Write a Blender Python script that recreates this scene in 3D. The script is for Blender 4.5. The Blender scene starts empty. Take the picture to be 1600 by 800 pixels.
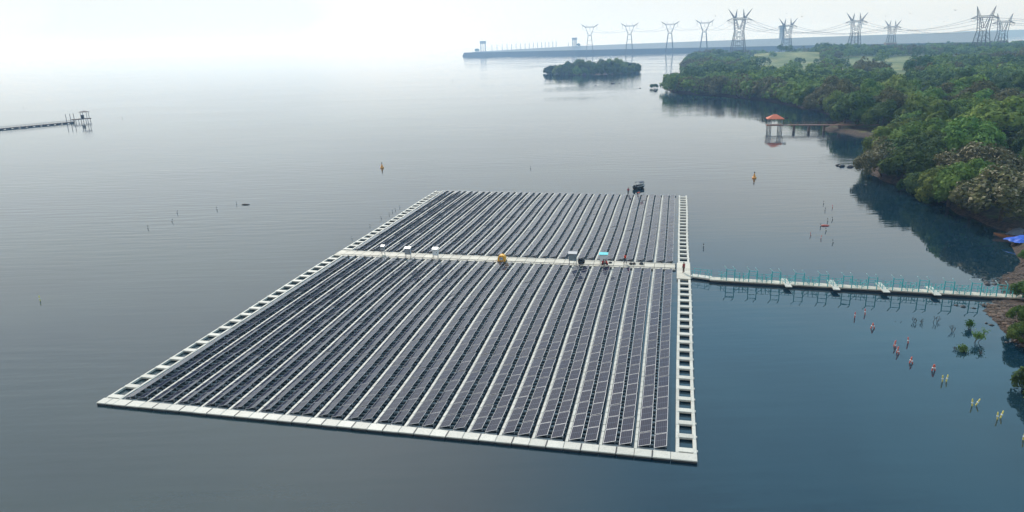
import bpy, bmesh, math, random
import numpy as np
from mathutils import Vector, Matrix

random.seed(7)
RNG = np.random.default_rng(11)
SC = bpy.context.scene
COL = SC.collection
R = math.radians

# ------------------------------------------------------------------ camera
IW, IH, FPX, CAMH = 1600.0, 800.0, 1127.0, 35.0
ROLL, PITCH = R(-1.478), R(16.503)
FW = Vector((0, math.cos(PITCH), -math.sin(PITCH)))
R0 = Vector((1, 0, 0)); U0 = R0.cross(FW)
RT = R0 * math.cos(ROLL) + U0 * math.sin(ROLL)
UP = U0 * math.cos(ROLL) - R0 * math.sin(ROLL)
EYE = Vector((0, 0, CAMH))


def ray(px, py):
    return FW + RT * ((px - IW / 2) / FPX) - UP * ((py - IH / 2) / FPX)


def at(px, py, z=0.0):
    """world point at height z seen in direction (px, py)"""
    d = ray(px, py)
    return EYE + d * ((z - CAMH) / d.z)


def at_y(px, py, y):
    """world point at ground distance y seen in direction (px, py)"""
    d = ray(px, py)
    return EYE + d * (y / d.y)


def proj(p):
    v = Vector(p) - EYE
    w = v.dot(FW)
    return IW / 2 + FPX * v.dot(RT) / w, IH / 2 - FPX * v.dot(UP) / w, w


cd = bpy.data.cameras.new('camera')
cam = bpy.data.objects.new('camera', cd); COL.objects.link(cam)
m3 = Matrix((RT, UP, -FW)).transposed()
cam.matrix_world = Matrix.Translation(EYE) @ m3.to_4x4()
cd.sensor_width = 36.0; cd.lens = 36.0 * FPX / IW
cd.clip_start = 0.5; cd.clip_end = 60000
SC.camera = cam

# ------------------------------------------------------------------ helpers


class MB:
    def __init__(s):
        s.v = []; s.f = []; s.m = []; s.uv = {}

    def quad(s, a, b, c, d, m=0):
        n = len(s.v); s.v += [tuple(a), tuple(b), tuple(c), tuple(d)]
        s.f.append((n, n + 1, n + 2, n + 3)); s.m.append(m)

    def face(s, pts, m=0):
        n = len(s.v); s.v += [tuple(p) for p in pts]
        s.f.append(tuple(range(n, n + len(pts)))); s.m.append(m)

    def box(s, x0, x1, y0, y1, z0, z1, m=0, bev=0.0, M=None):
        if bev > 0:
            b = bev
            lo = [(x0, y0), (x1, y0), (x1, y1), (x0, y1)]
            hi = [(x0 + b, y0 + b), (x1 - b, y0 + b), (x1 - b, y1 - b), (x0 + b, y1 - b)]
            ring = [[(x, y, z0) for x, y in lo], [(x, y, z1 - b) for x, y in lo], [(x, y, z1) for x, y in hi]]
        else:
            lo = [(x0, y0), (x1, y0), (x1, y1), (x0, y1)]
            ring = [[(x, y, z0) for x, y in lo], [(x, y, z1) for x, y in lo]]
        n = len(s.v)
        for r_ in ring:
            for p in r_:
                s.v.append(tuple(M @ Vector(p)) if M is not None else p)
        for k in range(len(ring) - 1):
            for i in range(4):
                j = (i + 1) % 4
                s.f.append((n + 4 * k + i, n + 4 * k + j, n + 4 * k + 4 + j, n + 4 * k + 4 + i)); s.m.append(m)
        t = n + 4 * (len(ring) - 1)
        s.f.append((t, t + 1, t + 2, t + 3)); s.m.append(m)
        s.f.append((n + 3, n + 2, n + 1, n)); s.m.append(m)

    def bar(s, p, q, r, k=4, r2=None, m=0, caps=True):
        p, q = Vector(p), Vector(q)
        d = q - p
        if d.length < 1e-6:
            return
        d.normalize()
        a = d.cross(Vector((0, 0, 1)))
        if a.length < 1e-3:
            a = d.cross(Vector((1, 0, 0)))
        a.normalize(); b = d.cross(a)
        r2 = r if r2 is None else r2
        n = len(s.v)
        for (c, rr) in ((p, r), (q, r2)):
            for i in range(k):
                t = 2 * math.pi * (i + .5) / k
                s.v.append(tuple(c + a * (rr * math.cos(t)) + b * (rr * math.sin(t))))
        for i in range(k):
            j = (i + 1) % k
            s.f.append((n + i, n + j, n + k + j, n + k + i)); s.m.append(m)
        if caps:
            s.f.append(tuple(n + i for i in reversed(range(k)))); s.m.append(m)
            s.f.append(tuple(n + k + i for i in range(k))); s.m.append(m)

    def tube(s, pts, r, k=6, m=0):
        rs = r if isinstance(r, (list, tuple)) else [r] * len(pts)
        pts = [Vector(p) for p in pts]
        n = len(s.v)
        for i, p in enumerate(pts):
            d = (pts[min(i + 1, len(pts) - 1)] - pts[max(i - 1, 0)]).normalized()
            a = d.cross(Vector((0.13, 0.07, 1))).normalized()
            b = d.cross(a)
            for j in range(k):
                t = 2 * math.pi * j / k
                s.v.append(tuple(p + a * (rs[i] * math.cos(t)) + b * (rs[i] * math.sin(t))))
        for i in range(len(pts) - 1):
            for j in range(k):
                l = (j + 1) % k
                s.f.append((n + i * k + j, n + i * k + l, n + (i + 1) * k + l, n + (i + 1) * k + j)); s.m.append(m)
        s.f.append(tuple(n + j for j in reversed(range(k)))); s.m.append(m)
        e = n + (len(pts) - 1) * k
        s.f.append(tuple(e + j for j in range(k))); s.m.append(m)

    def lathe(s, prof, k=12, m=0, M=None):
        n = len(s.v)
        for (rr, z) in prof:
            for j in range(k):
                t = 2 * math.pi * j / k
                p = Vector((rr * math.cos(t), rr * math.sin(t), z))
                s.v.append(tuple(M @ p) if M is not None else tuple(p))
        for i in range(len(prof) - 1):
            for j in range(k):
                l = (j + 1) % k
                s.f.append((n + i * k + j, n + i * k + l, n + (i + 1) * k + l, n + (i + 1) * k + j)); s.m.append(m)
        s.f.append(tuple(n + j for j in reversed(range(k)))); s.m.append(m)
        e = n + (len(prof) - 1) * k
        s.f.append(tuple(e + j for j in range(k))); s.m.append(m)

    def mesh(s, name, mats, smooth=False):
        me = bpy.data.meshes.new(name)
        me.from_pydata(s.v, [], s.f)
        for mt in (mats if isinstance(mats, (list, tuple)) else [mats]):
            me.materials.append(mt)
        me.polygons.foreach_set('material_index', s.m)
        if smooth:
            me.polygons.foreach_set('use_smooth', [True] * len(me.polygons))
        me.update()
        return me

    def build(s, name, mats, parent=None, loc=(0, 0, 0), rz=0.0, smooth=False):
        return link(name, s.mesh(name, mats, smooth), parent, loc, rz)


def link(name, data, parent=None, loc=(0, 0, 0), rz=0.0):
    o = bpy.data.objects.new(name, data); COL.objects.link(o)
    o.parent = parent; o.location = loc; o.rotation_euler = (0, 0, rz)
    return o


def empty(name, loc=(0, 0, 0), rz=0.0):
    o = link(name, None, None, loc, rz); o.empty_display_size = .5
    return o


def tag(o, label=None, cat=None, group=None, kind=None):
    if label: o['label'] = label
    if cat: o['category'] = cat
    if group: o['group'] = group
    if kind: o['kind'] = kind
    return o


def copy_tree(o, parent=None):
    c = o.copy(); COL.objects.link(c)
    if parent is not None:
        c.parent = parent
    for ch in KIDS.get(o.name, ()):
        d = copy_tree(ch, c)
    return c


KIDS = {}


def remember(root, kids):
    KIDS[root.name] = list(kids)


# ------------------------------------------------------------------ materials


def new_mat(name):
    m = bpy.data.materials.new(name); m.use_nodes = True
    nt = m.node_tree
    return m, nt, nt.nodes['Principled BSDF']


def mat(name, col, rough=.6, var=.15, scale=3.0, metal=0.0, spec=.5, objvar=0.0, coord='Object', island=0.0):
    m, nt, b = new_mat(name)
    N, L = nt.nodes, nt.links
    tc = N.new('ShaderNodeTexCoord')
    nz = N.new('ShaderNodeTexNoise'); nz.inputs['Scale'].default_value = scale; nz.inputs['Detail'].default_value = 5
    L.new(tc.outputs[coord], nz.inputs['Vector'])
    mx = N.new('ShaderNodeMix'); mx.data_type = 'RGBA'
    lo = [c * (1 - var) for c in col]; hi = [min(1, c * (1 + var)) for c in col]
    mx.inputs['A'].default_value = (*lo, 1); mx.inputs['B'].default_value = (*hi, 1)
    L.new(nz.outputs['Fac'], mx.inputs['Factor'])
    out = mx.outputs['Result']
    if objvar > 0:
        oi = N.new('ShaderNodeObjectInfo')
        mr = N.new('ShaderNodeMapRange'); mr.inputs['To Min'].default_value = 1 - objvar; mr.inputs['To Max'].default_value = 1 + objvar
        L.new(oi.outputs['Random'], mr.inputs['Value'])
        hs = N.new('ShaderNodeHueSaturation')
        L.new(mr.outputs['Result'], hs.inputs['Value']); L.new(out, hs.inputs['Color'])
        out = hs.outputs['Color']
    if island > 0:
        gi = N.new('ShaderNodeNewGeometry')
        mi_ = N.new('ShaderNodeMapRange'); mi_.inputs['To Min'].default_value = 1 - island; mi_.inputs['To Max'].default_value = 1 + island * .5
        L.new(gi.outputs['Random Per Island'], mi_.inputs['Value'])
        n2 = N.new('ShaderNodeTexNoise'); n2.inputs['Scale'].default_value = scale * 4.3; n2.inputs['Detail'].default_value = 7; n2.inputs['Roughness'].default_value = .7
        L.new(tc.outputs[coord], n2.inputs['Vector'])
        st = N.new('ShaderNodeMapRange'); st.inputs['From Min'].default_value = .28; st.inputs['From Max'].default_value = .5; st.inputs['To Min'].default_value = .68; st.inputs['To Max'].default_value = 1.0
        L.new(n2.outputs['Fac'], st.inputs['Value'])
        mm_ = N.new('ShaderNodeMath'); mm_.operation = 'MULTIPLY'; L.new(mi_.outputs['Result'], mm_.inputs[0]); L.new(st.outputs['Result'], mm_.inputs[1])
        hs2 = N.new('ShaderNodeHueSaturation'); L.new(mm_.outputs[0], hs2.inputs['Value']); L.new(out, hs2.inputs['Color'])
        out = hs2.outputs['Color']
    L.new(out, b.inputs['Base Color'])
    b.inputs['Roughness'].default_value = rough; b.inputs['Metallic'].default_value = metal
    b.inputs['Specular IOR Level'].default_value = spec
    return m


def foliage_mat(name, c1, c2, hv=.03, vv=.38):
    m, nt, b = new_mat(name)
    N, L = nt.nodes, nt.links
    oi = N.new('ShaderNodeObjectInfo')
    tc = N.new('ShaderNodeTexCoord')
    nz = N.new('ShaderNodeTexNoise'); nz.inputs['Scale'].default_value = .55; nz.inputs['Detail'].default_value = 4
    L.new(tc.outputs['Object'], nz.inputs['Vector'])
    cr = N.new('ShaderNodeValToRGB')
    cr.color_ramp.elements[0].position = .33; cr.color_ramp.elements[1].position = .68
    cr.color_ramp.elements[0].color = (*c1, 1); cr.color_ramp.elements[1].color = (*c2, 1)
    L.new(nz.outputs['Fac'], cr.inputs['Fac'])
    hs = N.new('ShaderNodeHueSaturation')
    mh = N.new('ShaderNodeMapRange'); mh.inputs['To Min'].default_value = .5 - hv; mh.inputs['To Max'].default_value = .5 + hv
    mv = N.new('ShaderNodeMapRange'); mv.inputs['To Min'].default_value = 1 - vv; mv.inputs['To Max'].default_value = 1 + vv
    mu = N.new('ShaderNodeMath'); mu.operation = 'MULTIPLY'; mu.inputs[1].default_value = 7.31
    fr = N.new('ShaderNodeMath'); fr.operation = 'FRACT'
    L.new(oi.outputs['Random'], mh.inputs['Value']); L.new(oi.outputs['Random'], mu.inputs[0]); L.new(mu.outputs[0], fr.inputs[0])
    L.new(fr.outputs[0], mv.inputs['Value'])
    L.new(mh.outputs['Result'], hs.inputs['Hue']); L.new(mv.outputs['Result'], hs.inputs['Value'])
    L.new(cr.outputs['Color'], hs.inputs['Color'])
    L.new(hs.outputs['Color'], b.inputs['Base Color'])
    b.inputs['Roughness'].default_value = .8
    b.inputs['Specular IOR Level'].default_value = .12
    tr = N.new('ShaderNodeBsdfTranslucent'); L.new(hs.outputs['Color'], tr.inputs['Color'])
    ms = N.new('ShaderNodeMixShader'); ms.inputs[0].default_value = .22
    L.new(b.outputs[0], ms.inputs[1]); L.new(tr.outputs[0], ms.inputs[2])
    L.new(ms.outputs[0], N['Material Output'].inputs['Surface'])
    return m


M = {}
M['float'] = mat('cream_float_plastic', (.53, .505, .45), .6, .12, 1.3, island=.16)
M['joint_and_skirt'] = mat('dark_joint_and_shaded_skirt', (.03, .03, .035), .7, .2, 5)
M['plank'] = mat('cream_walkway_boards', (.52, .48, .405), .65, .14, .9, island=.2)
M['float_grey'] = mat('grey_float_plastic', (.24, .25, .26), .55, .2, 2)
M['alu'] = mat('aluminium_frame', (.29, .30, .32), .45, .08, 6, metal=.4)
M['black'] = mat('black_plastic', (.02, .02, .022), .5, .2, 8)
M['steel'] = mat('galvanised_steel', (.30, .31, .33), .45, .2, .5, metal=.3)
M['lattice'] = mat('weathered_lattice_steel', (.075, .07, .07), .6, .15, .2)
M['cable'] = mat('dark_cable', (.10, .09, .09), .6, .1, .1)
M['teal'] = mat('turquoise_paint', (.035, .40, .43), .45, .15, 4)
M['teal_light'] = mat('pale_turquoise_paint', (.45, .68, .70), .45, .1, 4)
M['concrete'] = mat('weathered_concrete', (.30, .29, .27), .85, .25, .4)
M['conc_dam'] = mat('dam_concrete', (.27, .27, .26), .9, .15, .02)
M['riprap'] = mat('dam_riprap', (.050, .050, .052), .95, .3, .08)
M['hill'] = mat('hill_scrub', (.13, .13, .10), .95, .3, .006)
M['white'] = mat('white_paint', (.74, .75, .76), .45, .06, 4)
M['grey_blue'] = mat('grey_blue_cabinet_paint', (.20, .25, .28), .45, .1, 4)
M['grey'] = mat('grey_cabinet_paint', (.30, .32, .34), .45, .1, 4)
M['cyan'] = mat('cyan_sheet', (.12, .62, .66), .4, .08, 4)
M['yellow'] = mat('orange_yellow_plastic', (.75, .36, .02), .5, .12, 5)
M['skin'] = mat('skin', (.20, .11, .07), .55, .08, 9)
M['hair'] = mat('black_hair', (.012, .010, .010), .6, .2, 9)
M['red'] = mat('red_vest_cloth', (.72, .045, .02), .75, .15, 9)
M['darkred'] = mat('dark_red_cloth', (.34, .03, .035), .8, .15, 9)
M['trousers'] = mat('dark_trousers', (.035, .04, .05), .85, .2, 9)
M['brown_trousers'] = mat('brown_trousers', (.13, .08, .06), .85, .2, 9)
M['hull'] = mat('dark_boat_hull', (.02, .024, .03), .35, .2, 2)
M['boat_white'] = mat('boat_gunwale', (.55, .56, .55), .4, .08, 3)
M['canopy'] = mat('boat_canopy_cloth', (.07, .08, .11), .7, .2, 2)
M['navbuoy'] = mat('orange_buoy_paint', (.72, .30, .03), .45, .1, 3)
M['stake_red'] = mat('faded_red_stake', (.60, .13, .10), .6, .15, 6)
M['stake_yellow'] = mat('faded_yellow_stake', (.72, .62, .16), .6, .15, 6)
M['stake_dark'] = mat('dark_stake', (.06, .055, .05), .7, .2, 6)
M['roof_red'] = mat('orange_red_roof_tiles', (.52, .12, .05), .75, .2, 2)
M['wood'] = mat('old_timber', (.10, .07, .055), .8, .3, 3)
M['pier_wood'] = mat('reddish_pier_timber', (.20, .10, .075), .8, .25, 2)
M['boat_wood'] = mat('varnished_brown_timber', (.28, .12, .05), .6, .3, 3)
M['tarp'] = mat('blue_tarpaulin', (.025, .10, .52), .45, .2, 2)
M['bark'] = mat('bark', (.09, .07, .05), .9, .3, 3)
M['twig'] = mat('dead_twig', (.07, .06, .05), .9, .3, 6)
M['rock'] = mat('brown_rock', (.13, .09, .07), .9, .4, 2.5)
M['rock_dark'] = mat('dark_wet_rock', (.014, .014, .015), .6, .3, 2.5)
M['building'] = mat('stained_wall_paint', (.26, .18, .16), .85, .15, .2)
M['bird'] = mat('dark_feathers', (.04, .04, .04), .8, .2, 8)
M['leaf_dark'] = foliage_mat('dark_green_leaves', (.024, .056, .019), (.088, .145, .038))
M['leaf_mid'] = foliage_mat('mid_green_leaves', (.058, .118, .024), (.172, .245, .056))
M['leaf_olive'] = foliage_mat('olive_brown_leaves', (.052, .060, .024), (.150, .145, .062), .012, .22)
M['leaf_bright'] = foliage_mat('bright_green_leaves', (.035, .10, .015), (.08, .19, .03), .01, .1)
M['blossom'] = mat('pale_seed_heads', (.26, .23, .14), .8, .2, 2)


def panel_mat():
    m, nt, b = new_mat('solar_glass')
    N, L = nt.nodes, nt.links
    uv = N.new('ShaderNodeUVMap'); uv.uv_map = 'cells'
    sp = N.new('ShaderNodeSeparateXYZ'); L.new(uv.outputs['UV'], sp.inputs[0])

    def grid(sock, n, w):
        a = N.new('ShaderNodeMath'); a.operation = 'MULTIPLY'; a.inputs[1].default_value = n; L.new(sock, a.inputs[0])
        f_ = N.new('ShaderNodeMath'); f_.operation = 'FRACT'; L.new(a.outputs[0], f_.inputs[0])
        p = N.new('ShaderNodeMath'); p.operation = 'PINGPONG'; p.inputs[1].default_value = .5; L.new(f_.outputs[0], p.inputs[0])
        l = N.new('ShaderNodeMath'); l.operation = 'LESS_THAN'; l.inputs[1].default_value = w; L.new(p.outputs[0], l.inputs[0])
        return l.outputs[0]
    gx = grid(sp.outputs['X'], 6, .030); gy = grid(sp.outputs['Y'], 24, .035); gm = grid(sp.outputs['Y'], 2, .020)
    mx1 = N.new('ShaderNodeMath'); mx1.operation = 'MAXIMUM'; L.new(gx, mx1.inputs[0]); L.new(gm, mx1.inputs[1])
    half = N.new('ShaderNodeMath'); half.operation = 'MULTIPLY'; half.inputs[1].default_value = .25; L.new(gy, half.inputs[0])
    mx2 = N.new('ShaderNodeMath'); mx2.operation = 'MAXIMUM'; L.new(mx1.outputs[0], mx2.inputs[0]); L.new(half.outputs[0], mx2.inputs[1])
    tc = N.new('ShaderNodeTexCoord')
    nz = N.new('ShaderNodeTexNoise'); nz.inputs['Scale'].default_value = .22; L.new(tc.outputs['Object'], nz.inputs['Vector'])
    c0 = N.new('ShaderNodeMix'); c0.data_type = 'RGBA'
    c0.inputs['A'].default_value = (.012, .016, .040, 1); c0.inputs['B'].default_value = (.027, .027, .044, 1)
    gi = N.new('ShaderNodeNewGeometry'); L.new(gi.outputs['Random Per Island'], c0.inputs['Factor'])
    mix = N.new('ShaderNodeMix'); mix.data_type = 'RGBA'
    mix.inputs['B'].default_value = (.13, .145, .19, 1)
    L.new(c0.outputs['Result'], mix.inputs['A']); L.new(mx2.outputs[0], mix.inputs['Factor'])
    L.new(mix.outputs['Result'], b.inputs['Base Color'])
    b.inputs['Roughness'].default_value = .06
    b.inputs['IOR'].default_value = 1.30
    return m


M['cells'] = panel_mat()


def bay_x(N, L, ge):
    s = N.new('ShaderNodeSeparateXYZ'); L.new(ge.outputs['Position'], s.inputs[0])
    return s.outputs['X']


def water_mat():
    m, nt, b = new_mat('lake_water')
    N, L = nt.nodes, nt.links
    ge = N.new('ShaderNodeNewGeometry')

    def noise(scale, sx, sy, rot, detail=2.0, rough=.5):
        mp = N.new('ShaderNodeMapping'); mp.inputs['Scale'].default_value = (scale * sx, scale * sy, scale)
        mp.inputs['Rotation'].default_value = (0, 0, rot)
        L.new(ge.outputs['Position'], mp.inputs['Vector'])
        n = N.new('ShaderNodeTexNoise'); n.inputs['Scale'].default_value = 1.0
        n.inputs['Detail'].default_value = detail; n.inputs['Roughness'].default_value = rough
        L.new(mp.outputs[0], n.inputs['Vector'])
        return n.outputs['Fac']

    def math_(op, a, bb):
        n = N.new('ShaderNodeMath'); n.operation = op
        for i, x in enumerate((a, bb)):
            if isinstance(x, (int, float)): n.inputs[i].default_value = x
            else: L.new(x, n.inputs[i])
        return n.outputs[0]
    # heights in metres
    swell = math_('MULTIPLY', noise(.60, .15, 1.0, R(-6), 1.5), WATER['swell'])
    chop = math_('MULTIPLY', noise(1.5, .55, 1.0, R(-14), 2.5), WATER['chop'])
    fine = math_('MULTIPLY', noise(6.0, .8, 1.0, R(20), 2.0), WATER['fine'])
    patch = noise(.018, .5, 1.0, R(12), 3.0)
    mr = N.new('ShaderNodeMapRange'); mr.inputs['From Min'].default_value = .38; mr.inputs['From Max'].default_value = .66
    mr.inputs['To Min'].default_value = .15; mr.inputs['To Max'].default_value = 1.35
    L.new(patch, mr.inputs['Value'])
    tot = math_('ADD', math_('ADD', swell, chop), fine)
    tot = math_('MULTIPLY', tot, mr.outputs['Result'])
    # the bay between the array and the shore lies sheltered and nearly glassy
    sx = N.new('ShaderNodeSeparateXYZ'); L.new(ge.outputs['Position'], sx.inputs[0])
    bay = N.new('ShaderNodeMapRange'); bay.interpolation_type = 'SMOOTHSTEP'
    bay.inputs['From Min'].default_value = -10; bay.inputs['From Max'].default_value = 55
    bay.inputs['To Min'].default_value = 1.0; bay.inputs['To Max'].default_value = .17
    sy_ = math_('MULTIPLY', math_('SUBTRACT', 128.0, sx.outputs['Y']), .9)
    L.new(math_('MINIMUM', sx.outputs['X'], math_('ADD', sy_, 20.0)), bay.inputs['Value'])
    tot = math_('MULTIPLY', tot, bay.outputs['Result'])
    bp = N.new('ShaderNodeBump'); bp.inputs['Strength'].default_value = 1.0; bp.inputs['Distance'].default_value = 1.0
    L.new(tot, bp.inputs['Height'])
    L.new(bp.outputs['Normal'], b.inputs['Normal'])
    # silt drifts: slow change of the water's own colour
    silt = noise(.02, 1.0, 1.0, R(30), 4.0)
    mx = N.new('ShaderNodeMix'); mx.data_type = 'RGBA'
    mx.inputs['A'].default_value = WATER['deep']; mx.inputs['B'].default_value = WATER['silt']
    ms = N.new('ShaderNodeMapRange'); ms.inputs['From Min'].default_value = .35; ms.inputs['From Max'].default_value = .7
    sxx = N.new('ShaderNodeMapRange'); sxx.interpolation_type = 'SMOOTHSTEP'
    sxx.inputs['From Min'].default_value = -60; sxx.inputs['From Max'].default_value = 30; sxx.inputs['To Min'].default_value = .12; sxx.inputs['To Max'].default_value = -.12
    L.new(bay_x(N, L, ge), sxx.inputs['Value'])
    L.new(math_('ADD', silt, sxx.outputs['Result']), ms.inputs['Value']); L.new(ms.outputs['Result'], mx.inputs['Factor'])
    L.new(mx.outputs['Result'], b.inputs['Base Color'])
    b.inputs['Roughness'].default_value = WATER['rough']
    b.inputs['IOR'].default_value = 1.6
    return m


WATER = dict(swell=.066, chop=.015, fine=.0018, rough=.014, deep=(.004, .021, .036, 1), silt=(.020, .042, .050, 1))
M['water'] = water_mat()

# ------------------------------------------------------------------ world, sun, haze
SUN_EL, SUN_AZ = R(39.0), R(-15.0)          # azimuth from +Y towards +X
SUN = Vector((math.sin(SUN_AZ) * math.cos(SUN_EL), math.cos(SUN_AZ) * math.cos(SUN_EL), math.sin(SUN_EL)))
W = bpy.data.worlds.new('World'); SC.world = W; W.use_nodes = True
nt = W.node_tree; N, L = nt.nodes, nt.links
bg = N['Background']; bg.inputs['Strength'].default_value = .098
sky = N.new('ShaderNodeTexSky'); sky.sky_type = 'NISHITA'; sky.sun_disc = False
sky.sun_elevation = SUN_EL; sky.sun_rotation = SUN_AZ
sky.altitude = 150; sky.air_density = 1.0; sky.dust_density = 1.2; sky.ozone_density = 1.0
tc = N.new('ShaderNodeTexCoord')
sp = N.new('ShaderNodeSeparateXYZ'); L.new(tc.outputs['Generated'], sp.inputs[0])
ab = N.new('ShaderNodeMath'); ab.operation = 'ABSOLUTE'; L.new(sp.outputs['Z'], ab.inputs[0])
ad = N.new('ShaderNodeMath'); ad.operation = 'ADD'; ad.inputs[1].default_value = .012; L.new(ab.outputs[0], ad.inputs[0])
cb = N.new('ShaderNodeCombineXYZ')
L.new(sp.outputs['X'], cb.inputs['X']); L.new(sp.outputs['Y'], cb.inputs['Y']); L.new(ad.outputs[0], cb.inputs['Z'])
L.new(cb.outputs[0], sky.inputs['Vector'])
hs = N.new('ShaderNodeHueSaturation'); hs.inputs['Saturation'].default_value = .6
L.new(sky.outputs['Color'], hs.inputs['Color'])
# thin broken veil of high cloud, lightening and greying the sky in soft bands
mp = N.new('ShaderNodeMapping'); mp.inputs['Scale'].default_value = (2.2, 2.2, 7.0); L.new(cb.outputs[0], mp.inputs['Vector'])
cn = N.new('ShaderNodeTexNoise'); cn.inputs['Scale'].default_value = 1.3; cn.inputs['Detail'].default_value = 4; L.new(mp.outputs[0], cn.inputs['Vector'])
cm = N.new('ShaderNodeMapRange'); cm.inputs['From Min'].default_value = .35; cm.inputs['From Max'].default_value = .7
cm.inputs['To Min'].default_value = .82; cm.inputs['To Max'].default_value = 1.15
L.new(cn.outputs['Fac'], cm.inputs['Value'])
vm = N.new('ShaderNodeVectorMath'); vm.operation = 'SCALE'
L.new(hs.outputs['Color'], vm.inputs[0]); L.new(cm.outputs['Result'], vm.inputs['Scale'])
# a sheet of thin high cloud, thickest to the left and ahead, thinning out to blue sky on the right
dx_ = N.new('ShaderNodeMapRange'); dx_.interpolation_type = 'SMOOTHSTEP'; dx_.inputs['From Min'].default_value = -.55; dx_.inputs['From Max'].default_value = .40
dx_.inputs['To Min'].default_value = .80; dx_.inputs['To Max'].default_value = .78; L.new(sp.outputs['X'], dx_.inputs['Value'])
cf = N.new('ShaderNodeMapRange'); cf.inputs['From Min'].default_value = .3; cf.inputs['From Max'].default_value = .7; cf.inputs['To Min'].default_value = -.26; cf.inputs['To Max'].default_value = .22
L.new(cn.outputs['Fac'], cf.inputs['Value'])
af = N.new('ShaderNodeMath'); af.operation = 'ADD'; af.use_clamp = True; L.new(dx_.outputs['Result'], af.inputs[0]); L.new(cf.outputs['Result'], af.inputs[1])
vmx = N.new('ShaderNodeMix'); vmx.data_type = 'RGBA'; vcm = N.new('ShaderNodeMix'); vcm.data_type = 'RGBA'; vcm.inputs['A'].default_value = (7.8, 8.2, 8.0, 1); vcm.inputs['B'].default_value = (4.0, 8.2, 11.2, 1)
dz_ = N.new('ShaderNodeMapRange'); dz_.interpolation_type = 'SMOOTHSTEP'; dz_.inputs['From Min'].default_value = -.10; dz_.inputs['From Max'].default_value = .22; L.new(sp.outputs['X'], dz_.inputs['Value'])
ez_ = N.new('ShaderNodeMapRange'); ez_.interpolation_type = 'SMOOTHSTEP'; ez_.inputs['From Min'].default_value = .20; ez_.inputs['From Max'].default_value = .40; L.new(ab.outputs[0], ez_.inputs['Value'])
pz_ = N.new('ShaderNodeMath'); pz_.operation = 'MULTIPLY'; L.new(dz_.outputs['Result'], pz_.inputs[0]); L.new(ez_.outputs['Result'], pz_.inputs[1])
L.new(pz_.outputs[0], vcm.inputs['Factor']); L.new(vcm.outputs['Result'], vmx.inputs['B'])
lz_ = N.new('ShaderNodeMapRange'); lz_.interpolation_type = 'SMOOTHSTEP'; lz_.inputs['From Min'].default_value = .16; lz_.inputs['From Max'].default_value = .33
lz_.inputs['To Min'].default_value = .26; lz_.inputs['To Max'].default_value = 0.0; L.new(ab.outputs[0], lz_.inputs['Value'])
lx_ = N.new('ShaderNodeMapRange'); lx_.interpolation_type = 'SMOOTHSTEP'; lx_.inputs['From Min'].default_value = -.25; lx_.inputs['From Max'].default_value = .2
lx_.inputs['To Min'].default_value = .15; lx_.inputs['To Max'].default_value = 1.0; L.new(sp.outputs['X'], lx_.inputs['Value'])
lp_ = N.new('ShaderNodeMath'); lp_.operation = 'MULTIPLY'; L.new(lz_.outputs['Result'], lp_.inputs[0]); L.new(lx_.outputs['Result'], lp_.inputs[1])
a2_ = N.new('ShaderNodeMath'); a2_.operation = 'ADD'; a2_.use_clamp = True; L.new(af.outputs[0], a2_.inputs[0]); L.new(lp_.outputs[0], a2_.inputs[1])
L.new(a2_.outputs[0], vmx.inputs['Factor']); L.new(vm.outputs[0], vmx.inputs['A'])
L.new(vmx.outputs['Result'], bg.inputs['Color'])

sl = bpy.data.lights.new('sun', 'SUN'); sl.energy = 3.0; sl.angle = R(.6); sl.color = (1.0, .96, .90)
so = bpy.data.objects.new('sun', sl); COL.objects.link(so)
so.rotation_euler = SUN.to_track_quat('Z', 'Y').to_euler()
so.location = (0, 0, 300)

HZ = dict(density=2.6e-4, color=(.36, .62, 1.0, 1), aniso=.5)
hm = bpy.data.materials.new('lake_haze'); hm.use_nodes = True
hn = hm.node_tree
hn.nodes.remove(hn.nodes['Principled BSDF'])
pv = hn.nodes.new('ShaderNodeVolumePrincipled')
pv.inputs['Color'].default_value = HZ['color']; pv.inputs['Density'].default_value = HZ['density']
pv.inputs['Absorption Color'].default_value = (1, 1, 1, 1)
pv.inputs['Anisotropy'].default_value = HZ['aniso']
hn.links.new(pv.outputs[0], hn.nodes['Material Output'].inputs['Volume'])
hb = MB(); hb.box(-6500, 6500, -700, 6800, -6, 118)
tag(hb.build('haze', hm), kind='stuff')

vs = SC.view_settings
vs.view_transform = 'Standard'; vs.look = 'None'; vs.gamma = 1.0; vs.exposure = .22; vs.use_curve_mapping = False
SC.cycles.use_denoising = True
SC.cycles.max_bounces = 7; SC.cycles.diffuse_bounces = 2; SC.cycles.glossy_bounces = 4
SC.cycles.transmission_bounces = 2; SC.cycles.volume_bounces = 2
SC.cycles.sample_clamp_indirect = 6.0; SC.cycles.caustics_reflective = False; SC.cycles.caustics_refractive = False

# ------------------------------------------------------------------ lake
w = MB()
ring = [(6300 * math.cos(2 * math.pi * i / 64), 6300 * math.sin(2 * math.pi * i / 64)) for i in range(64)]
w.face([(x, max(y, -600), 0) for x, y in ring])
tag(w.build('lake_water', M['water']), kind='structure')

# ------------------------------------------------------------------ floating solar array
A0 = at(150, 629); A1 = at(1085, 720)
AU = (A1 - A0).normalized(); AANG = math.atan2(AU.y, AU.x)
AV = Vector((-AU.y, AU.x, 0))
ORG = Vector((A0.x, A0.y, 0))


def aw(u, v, z=0.0):
    return ORG + AU * u + AV * v + Vector((0, 0, z))


arr = empty('floating_solar_array', ORG, AANG)
tag(arr, 'large floating array of dark blue solar panels on cream pontoons in the lake', 'solar array')
NP, PP, UU0 = 18, 3.12, 2.70
PW, PL, TILT = 1.134, 2.28, R(15.5)
VF0, VFP = .95, 2.383
VB0, VBP = 57.62, 2.40
NV = 22
ZT = .30           # deck height of the floats


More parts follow.
